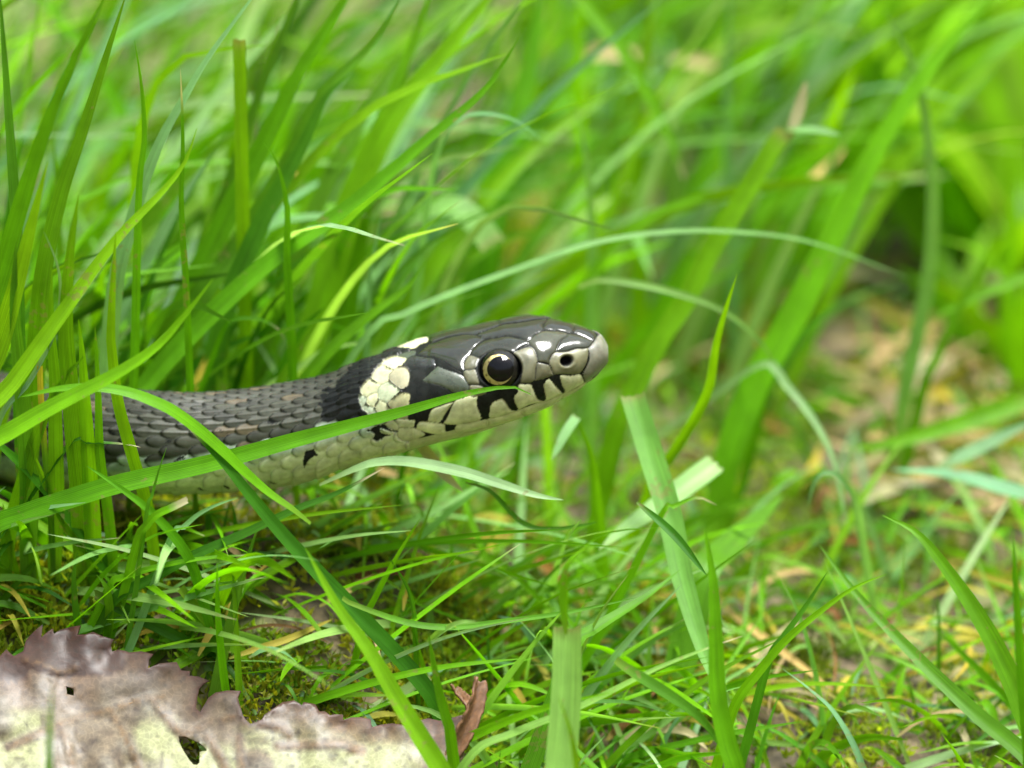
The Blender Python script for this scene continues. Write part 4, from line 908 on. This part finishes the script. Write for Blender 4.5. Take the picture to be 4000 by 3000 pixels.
# moss cushions: thousands of tiny leaflets
def build_moss():
    n = 0; Vs, Fs, Cs = [], [], []
    cent = [(FR.uniform(-2, 12), FR.uniform(-5, 14), FR.uniform(.5, 1.7)) for _ in range(130)] + [(FR.uniform(-7, 0), FR.uniform(-3, 2), FR.uniform(.4, 1.2)) for _ in range(45)]
    for cx, cy, r in cent:
        k = int(170 * r)
        a = rng.uniform(0, 2 * np.pi, k); rr_ = r * np.sqrt(rng.random(k))
        x = cx + rr_ * np.cos(a); y = cy + rr_ * np.sin(a)
        z = ground_z(x, y) - .05 + .28 * r ** .5 * (1 - (rr_ / r) ** 2) * rng.uniform(.5, 1.1, k)
        base = np.stack([x, y, z], 1)
        hue = np.array([.19, .27, .02]) * rng.uniform(.6, 1.4) * np.array([rng.uniform(.8, 1.4), 1, 1])
        for q in range(4):
            d = rng.normal(size=(k, 3)); d[:, 2] = np.abs(d[:, 2]) + .4; d /= np.linalg.norm(d, axis=1)[:, None]
            s_ = np.cross(d, rng.normal(size=(k, 3))); s_ /= np.linalg.norm(s_, axis=1)[:, None] + 1e-9
            L = rng.uniform(.08, .20, k)[:, None]; w_ = L * .16
            V = np.stack([base - s_ * w_ * .3, base + d * L * .5 - s_ * w_, base + d * L, base + d * L * .5 + s_ * w_], 1).reshape(-1, 3)
            F = np.arange(4 * k).reshape(k, 4) + n
            Vs.append(V); Fs.append(F); n += 4 * k
            Cs.append(np.repeat(hue[None] * rng.uniform(.6, 1.4, (k, 1)), 4, 0).reshape(-1, 3))
    V = np.vstack(Vs); o = link('moss', make_mesh('moss', V, np.vstack(Fs), np.clip(np.vstack(Cs), 0, 1), np.zeros((len(V), 2)), M_GRASS))
    tag(o, 'yellow green moss cushions on the soil', 'moss', kind='stuff')
build_moss()

# ------------------------------------------------------------------ the dead leaf
def leaf_hit(px, py, lift=0.0):                      # its lie: a tilted sheet a little above the falling bank
    d = ray(px, py); n = LEAF_N; p0 = LEAF_P + n * lift
    return CAM + d * (np.dot(p0 - CAM, n) / np.dot(d, n))
def L3(*p): return np.array([(p[i] / 1.106, 2250 + p[i + 1] / 1.106) for i in range(0, len(p), 2)])
def build_dead_leaf():
    edge = L3(-60, 330, 0, 350, 30, 318, 45, 335, 62, 350, 100, 330, 112, 280, 150, 240, 185, 213, 178, 268, 200, 245, 225, 228, 232, 252, 262, 235, 300, 226, 350, 218, 336, 258, 370, 256, 400, 245, 440, 262, 490, 276, 480, 300, 485, 330, 510, 322, 535, 326, 560, 335, 610, 330, 662, 342, 645, 365, 640, 402, 690, 380, 760, 374, 782, 410, 822, 412, 818, 434, 860, 438, 906, 455, 880, 470, 860, 492, 852, 530, 845, 575, 862, 590, 880, 560, 900, 530, 932, 508, 985, 500, 1042, 500, 1028, 530, 1032, 552, 1050, 600, 1062, 620, 1080, 642, 1110, 630, 1130, 622, 1140, 600, 1170, 580, 1220, 550, 1272, 540, 1305, 560, 1312, 548, 1360, 558, 1380, 590, 1405, 590, 1425, 605, 1450, 598, 1480, 600, 1480, 622, 1520, 614, 1560, 615, 1600, 622, 1604, 655, 1650, 645, 1700, 640, 1760, 650, 1800, 632, 1850, 618, 1900, 628, 1960, 612, 2010, 600)
    # the hidden lower half, saw-toothed too
    lower = []
    for k in range(46):
        t = k / 45; a = math.pi * t
        x = 960 + 1060 * math.cos(a); y = 640 + 480 * math.sin(a) ** .8 + (18 if k % 2 else -12)
        lower.append((x, y))
    lower = L3(*[c for p in lower for c in p])
    out = np.vstack([edge, lower])
    hole = smooth_line(L3(775, 695, 830, 710, 880, 740, 890, 760, 862, 765, 860, 810, 835, 820, 800, 770, 782, 740), 2, True)
    hole2 = L3(285, 480, 320, 490, 318, 520, 290, 515)
    g = 15.0
    gx, gy = np.meshgrid(np.arange(out[:, 0].min(), out[:, 0].max(), g), np.arange(out[:, 1].min(), out[:, 1].max(), g))
    gx = (gx + rng.uniform(-4, 4, gx.shape)).ravel(); gy = (gy + rng.uniform(-4, 4, gy.shape)).ravel()
    ok = in_poly(gx, gy, out) & ~in_poly(gx, gy, hole) & ~in_poly(gx, gy, hole2) & (seg_dist(gx, gy, np.vstack([out, out[:1]])) > 6)
    pts = np.vstack([out, hole, hole2, np.stack([gx[ok], gy[ok]], 1)])
    loops = []; st = 0
    for p in (out, hole, hole2):
        k = len(p); loops += [(st + i, st + (i + 1) % k) for i in range(k)]; st += k
    r = delaunay_2d_cdt([Vector(p) for p in pts], loops, [], 0, 1e-4)
    v2 = np.array([tuple(v) for v in r[0]]); f3 = np.array([f for f in r[2] if len(f) == 3])
    c = v2[f3].mean(1)
    keep = in_poly(c[:, 0], c[:, 1], out) & ~in_poly(c[:, 0], c[:, 1], hole) & ~in_poly(c[:, 0], c[:, 1], hole2)
    f3 = f3[keep]
    x, y = v2[:, 0], v2[:, 1]; cx, cy = x * 1.106, (y - 2250) * 1.106         # crop coordinates
    nz = vnoise(x * .012, y * .012, 5); nf = vnoise(x * .05, y * .05, 6); nff = vnoise(x * .16, y * .16, 8)
    veins = [L3(40, 740, 160, 690, 330, 620, 480, 575, 620, 535, 700, 525), L3(480, 580, 520, 660, 570, 760, 610, 860), L3(790, 690, 900, 640, 1010, 610), L3(1030, 700, 1040, 780, 1060, 900),
             L3(100, 360, 180, 385, 260, 420, 330, 400), L3(1200, 740, 1330, 735, 1480, 730, 1560, 760), L3(260, 640, 300, 760, 330, 900), L3(900, 700, 960, 800, 1000, 900), L3(1130, 640, 1230, 660, 1250, 690), L3(660, 540, 740, 640, 800, 700)]
    dv = np.min([seg_dist(x, y, v) for v in veins], 0)
    hgt = .10 * (nz - .5) + .016 * (nf - .5) + .004 * (nff - .5) + .03 * np.exp(-(dv / 16) ** 2) - .05 * np.exp(-(dv / 60) ** 2)
    de = seg_dist(x, y, np.vstack([edge]))
    hgt += .07 * np.exp(-de / 45) * (vnoise(x * .02, y * .02, 9) - .35)
    flap = smooth_line(L3(60, 350, 120, 270, 185, 205, 350, 210, 500, 270, 545, 330, 520, 420, 400, 440, 260, 440, 120, 400), 3, True)
    fl = in_poly(x, y, flap) | (cx < 120) & (cy < 460)
    hgt += .02 * fl * (nz - .2)
    P = np.array([leaf_hit(a, b, h) for a, b, h in zip(x, y, hgt)])
    lil = srgb(150, 132, 104); cream = srgb(204, 208, 150); brown = srgb(112, 70, 42); ochre = srgb(158, 128, 88); grey = srgb(156, 156, 142)
    col = np.repeat(lil[None], len(x), 0)
    def mixin(c_, w_):
        nonlocal col
        w_ = np.clip(w_, 0, 1)[:, None]; col = col * (1 - w_) + c_ * w_
    mixin(ochre, smoothstep(1000, 1500, cx) * .9 * smoothstep(.25, .7, nf + .15))
    mixin(grey, smoothstep(.5, .75, nz) * .35)
    crm = smoothstep(560, 640, cy + 90 * (nz - .5) - (cx - 300) * .05) * smoothstep(10, 34, dv) * smoothstep(.28, .5, vnoise(x * .008 + 3, y * .006, 12)) * (1 - .75 * smoothstep(1000, 1400, cx) * smoothstep(760, 700, cy))
    mixin(cream, crm * .92)
    mixin(srgb(126, 88, 60), smoothstep(620, 380, cy + 120 * (nz - .5)) * smoothstep(1000, 500, cx) * .75)
    mixin(srgb(84, 62, 44), smoothstep(.72, .9, vnoise(x * .03, y * .03, 21)) * .6)
    mixin(srgb(118, 84, 54), smoothstep(1680, 1960, cx) * .85)
    mixin(brown * .5, fl * smoothstep(0, .4, nf + .25) * .97)
    mixin(srgb(150, 112, 62), np.exp(-(dv / 7) ** 2) * .7)
    mixin(srgb(84, 36, 14), np.exp(-de / 40) * .95 * smoothstep(.15, .45, nf + .2))
    mixin(srgb(70, 58, 48), (nff > .86) * .6)
    col *= .33 * (.88 + .24 * nf)[:, None] * (.92 + .16 * nff)[:, None]
    root = bpy.data.objects.new('dead_leaf', None); COL.objects.link(root); root.empty_display_size = .01
    tag(root, 'dead toothed leaf, mottled cream and lilac brown, lying below the snake', 'dead leaf')
    m, nt, outn = new_mat('dead_leaf'); L = nt.links.new
    ca = node(nt, 'ShaderNodeAttribute', attribute_name='Col'); tc = node(nt, 'ShaderNodeTexCoord')
    vo = node(nt, 'ShaderNodeTexVoronoi', feature='DISTANCE_TO_EDGE', i_Scale=1300.0); L(tc.outputs['Object'], vo.inputs['Vector'])
    r1 = node(nt, 'ShaderNodeMapRange', i_1=0.0, i_2=0.12, i_3=1.2, i_4=.95); L(vo.outputs['Distance'], r1.inputs[0])
    n1 = node(nt, 'ShaderNodeTexNoise', i_Scale=1500.0, i_Detail=5.0); L(tc.outputs['Object'], n1.inputs['Vector'])
    r2 = node(nt, 'ShaderNodeMapRange', i_1=.3, i_2=.7, i_3=.8, i_4=1.2); L(n1.outputs[0], r2.inputs[0])
    mu = node(nt, 'ShaderNodeMath', operation='MULTIPLY'); L(r1.outputs[0], mu.inputs[0]); L(r2.outputs[0], mu.inputs[1])
    vm = node(nt, 'ShaderNodeVectorMath', operation='SCALE'); L(ca.outputs['Color'], vm.inputs[0]); L(mu.outputs[0], vm.inputs['Scale'])
    n2 = node(nt, 'ShaderNodeTexNoise', i_Scale=120.0, i_Detail=3.0); L(tc.outputs['Object'], n2.inputs['Vector'])
    r3 = node(nt, 'ShaderNodeMapRange', i_1=.4, i_2=.6, i_3=.5, i_4=.8); L(n2.outputs[0], r3.inputs[0])
    bs = node(nt, 'ShaderNodeBsdfPrincipled'); L(vm.outputs[0], bs.inputs['Base Color']); L(r3.outputs[0], bs.inputs['Roughness'])
    bu = node(nt, 'ShaderNodeBump', i_Strength=.3, i_Distance=.00006); L(mu.outputs[0], bu.inputs['Height']); L(bu.outputs[0], bs.inputs['Normal'])
    L(bs.outputs[0], outn.inputs[0])
    bl = link('leaf_blade', make_mesh('leaf_blade', P, f3, np.clip(col, 0, 1), mat=m), root)
    so = bl.modifiers.new('thickness', 'SOLIDIFY'); so.thickness = .00025; so.offset = -1
    for q, v in enumerate(veins):                       # raised veins
        C = np.array([leaf_hit(a, b, .0) for a, b in smooth_line(v, 5)])
        near = [P[np.argmin((x - a) ** 2 + (y - b) ** 2)] for a, b in smooth_line(v, 5)]
        C = np.array(near); C = np.stack([smooth1d(C[:, k], 2) for k in range(3)], 1)
        n = len(C); T = np.gradient(C, axis=0); T /= np.linalg.norm(T, axis=1)[:, None] + 1e-9
        up = LEAF_N; S = np.cross(T, up); S /= np.linalg.norm(S, axis=1)[:, None] + 1e-9
        rr = (.030 if q == 0 else .020) * (1 - .6 * np.linspace(0, 1, n))
        an = np.linspace(0, 2 * np.pi, 6, endpoint=False)
        V = C[:, None] + S[:, None] * (np.cos(an)[None] * rr[:, None])[..., None] + up * (np.sin(an)[None] * rr[:, None] * .8)[..., None]
        idx = np.arange(n * 6).reshape(n, 6); nx = np.roll(idx, -1, 1)
        F = np.stack([idx[:-1], idx[1:], nx[1:], nx[:-1]], -1).reshape(-1, 4)
        link('vein', make_mesh('vein', V.reshape(-1, 3), F, np.repeat(srgb(128, 98, 58)[None] * .6, n * 6, 0), mat=m), bl)
    for w_, pp in ((58, L3(1940, 800, 1985, 720, 2025, 640, 2052, 570, 2066, 505, 2072, 446)), (34, L3(2046, 610, 2030, 550, 1995, 515, 1964, 476))):
        h0 = leaf_hit(*pp[0], .02)
        C = np.array([h0] + [on_plane(a, b, h0[1] + .55 * k_ / (len(pp) - 1)) for k_, (a, b) in enumerate(pp[1:], 1)])
        V, F, uv, t = ribbon(C, width_cm(w_ / 1.106 / OS * 1.2, C), 'c', nseg=26, nac=7, twist=(.1, -.9), fold=.9)
        V = V + .022 * (rng.random(V.shape) - .5)
        cu = link('curled_edge', make_mesh('curled_edge', V, F, np.repeat(srgb(150, 104, 62)[None] * .36, len(V), 0) * rng.uniform(.75, 1.25, (len(V), 1)), mat=m), root)
        so = cu.modifiers.new('thickness', 'SOLIDIFY'); so.thickness = .0003
build_dead_leaf()

# ------------------------------------------------------------------ broad-leaved plant, soft in the background
def build_plant():
    root = bpy.data.objects.new('broad_leaf_plant', None); COL.objects.link(root); root.empty_display_size = .01
    tag(root, 'broad lime green leaves of a low plant behind the grass', 'plant')
    base = np.array([7.7, 12.2, -2.2]); root.location = (0, 0, 0)
    for (az, L, w_, rise) in ((2.6, 3.2, 3.0, 3.6), (3.3, 2.6, 2.8, 2.6), (1.9, 3.6, 3.2, 4.6), (1.4, 3.8, 3.0, 3.6), (.9, 4.2, 3.2, 4.8), (.2, 3.6, 3.0, 3.4), (5.4, 2.6, 2.6, 2.4), (2.2, 5.6, 3.2, 5.2), (1.2, 6.0, 3.4, 6.4), (1.7, 5.4, 3.2, 3.4)):
        d = np.array([math.cos(az), math.sin(az), 0])
        P = np.array([base, base + d * L * .25 + [0, 0, rise * .55], base + d * L * .65 + [0, 0, rise], base + d * L + [0, 0, rise * .75]])
        V, F, uv, t = ribbon(P, w_, 'b', nseg=24, nac=10, fold=.25, face=.85)
        col = np.repeat(np.array([[.19, .40, .006]]) * FR.uniform(.85, 1.15), len(V), 0)
        lf = link('leaf', make_mesh('leaf', V, F, col, uv * .3, M_GRASS), root)
        V, F, uv, t = ribbon(P, .12, 'l', nseg=24, nac=3, fold=1.2, face=.85)
        link('midrib', make_mesh('midrib', V + np.array([0, 0, .03]), F, np.repeat(np.array([[.22, .33, .05]]), len(V), 0), uv, M_GRASS), lf)
    for w_, Y_, pts in ((330, 11.6, ((2120, 640), (2090, 500), (2040, 300), (1960, 90), (1900, -60))), (340, 12.6, ((2300, 640), (2270, 480), (2250, 240), (2220, 0), (2200, -160))), (250, 11.0, ((2230, 660), (2200, 560), (2120, 440), (2010, 380)))):
        P = place(pts, Y_, Y_ + 2.0, True)
        V, F, uv, t = ribbon(P, width_cm(w_, P), 'b', nseg=26, nac=10, fold=.15, face=.45)
        lf = link('leaf', make_mesh('leaf', V, F, np.repeat(np.array([[.19, .40, .006]]), len(V), 0), uv * .3, M_GRASS), root)
        V, F, uv, t = ribbon(P, .12, 'l', nseg=26, nac=3, fold=1.2, face=.45)
        link('midrib', make_mesh('midrib', V + np.array([0, -.04, .03]), F, np.repeat(np.array([[.22, .33, .05]]), len(V), 0), uv, M_GRASS), lf)
build_plant()
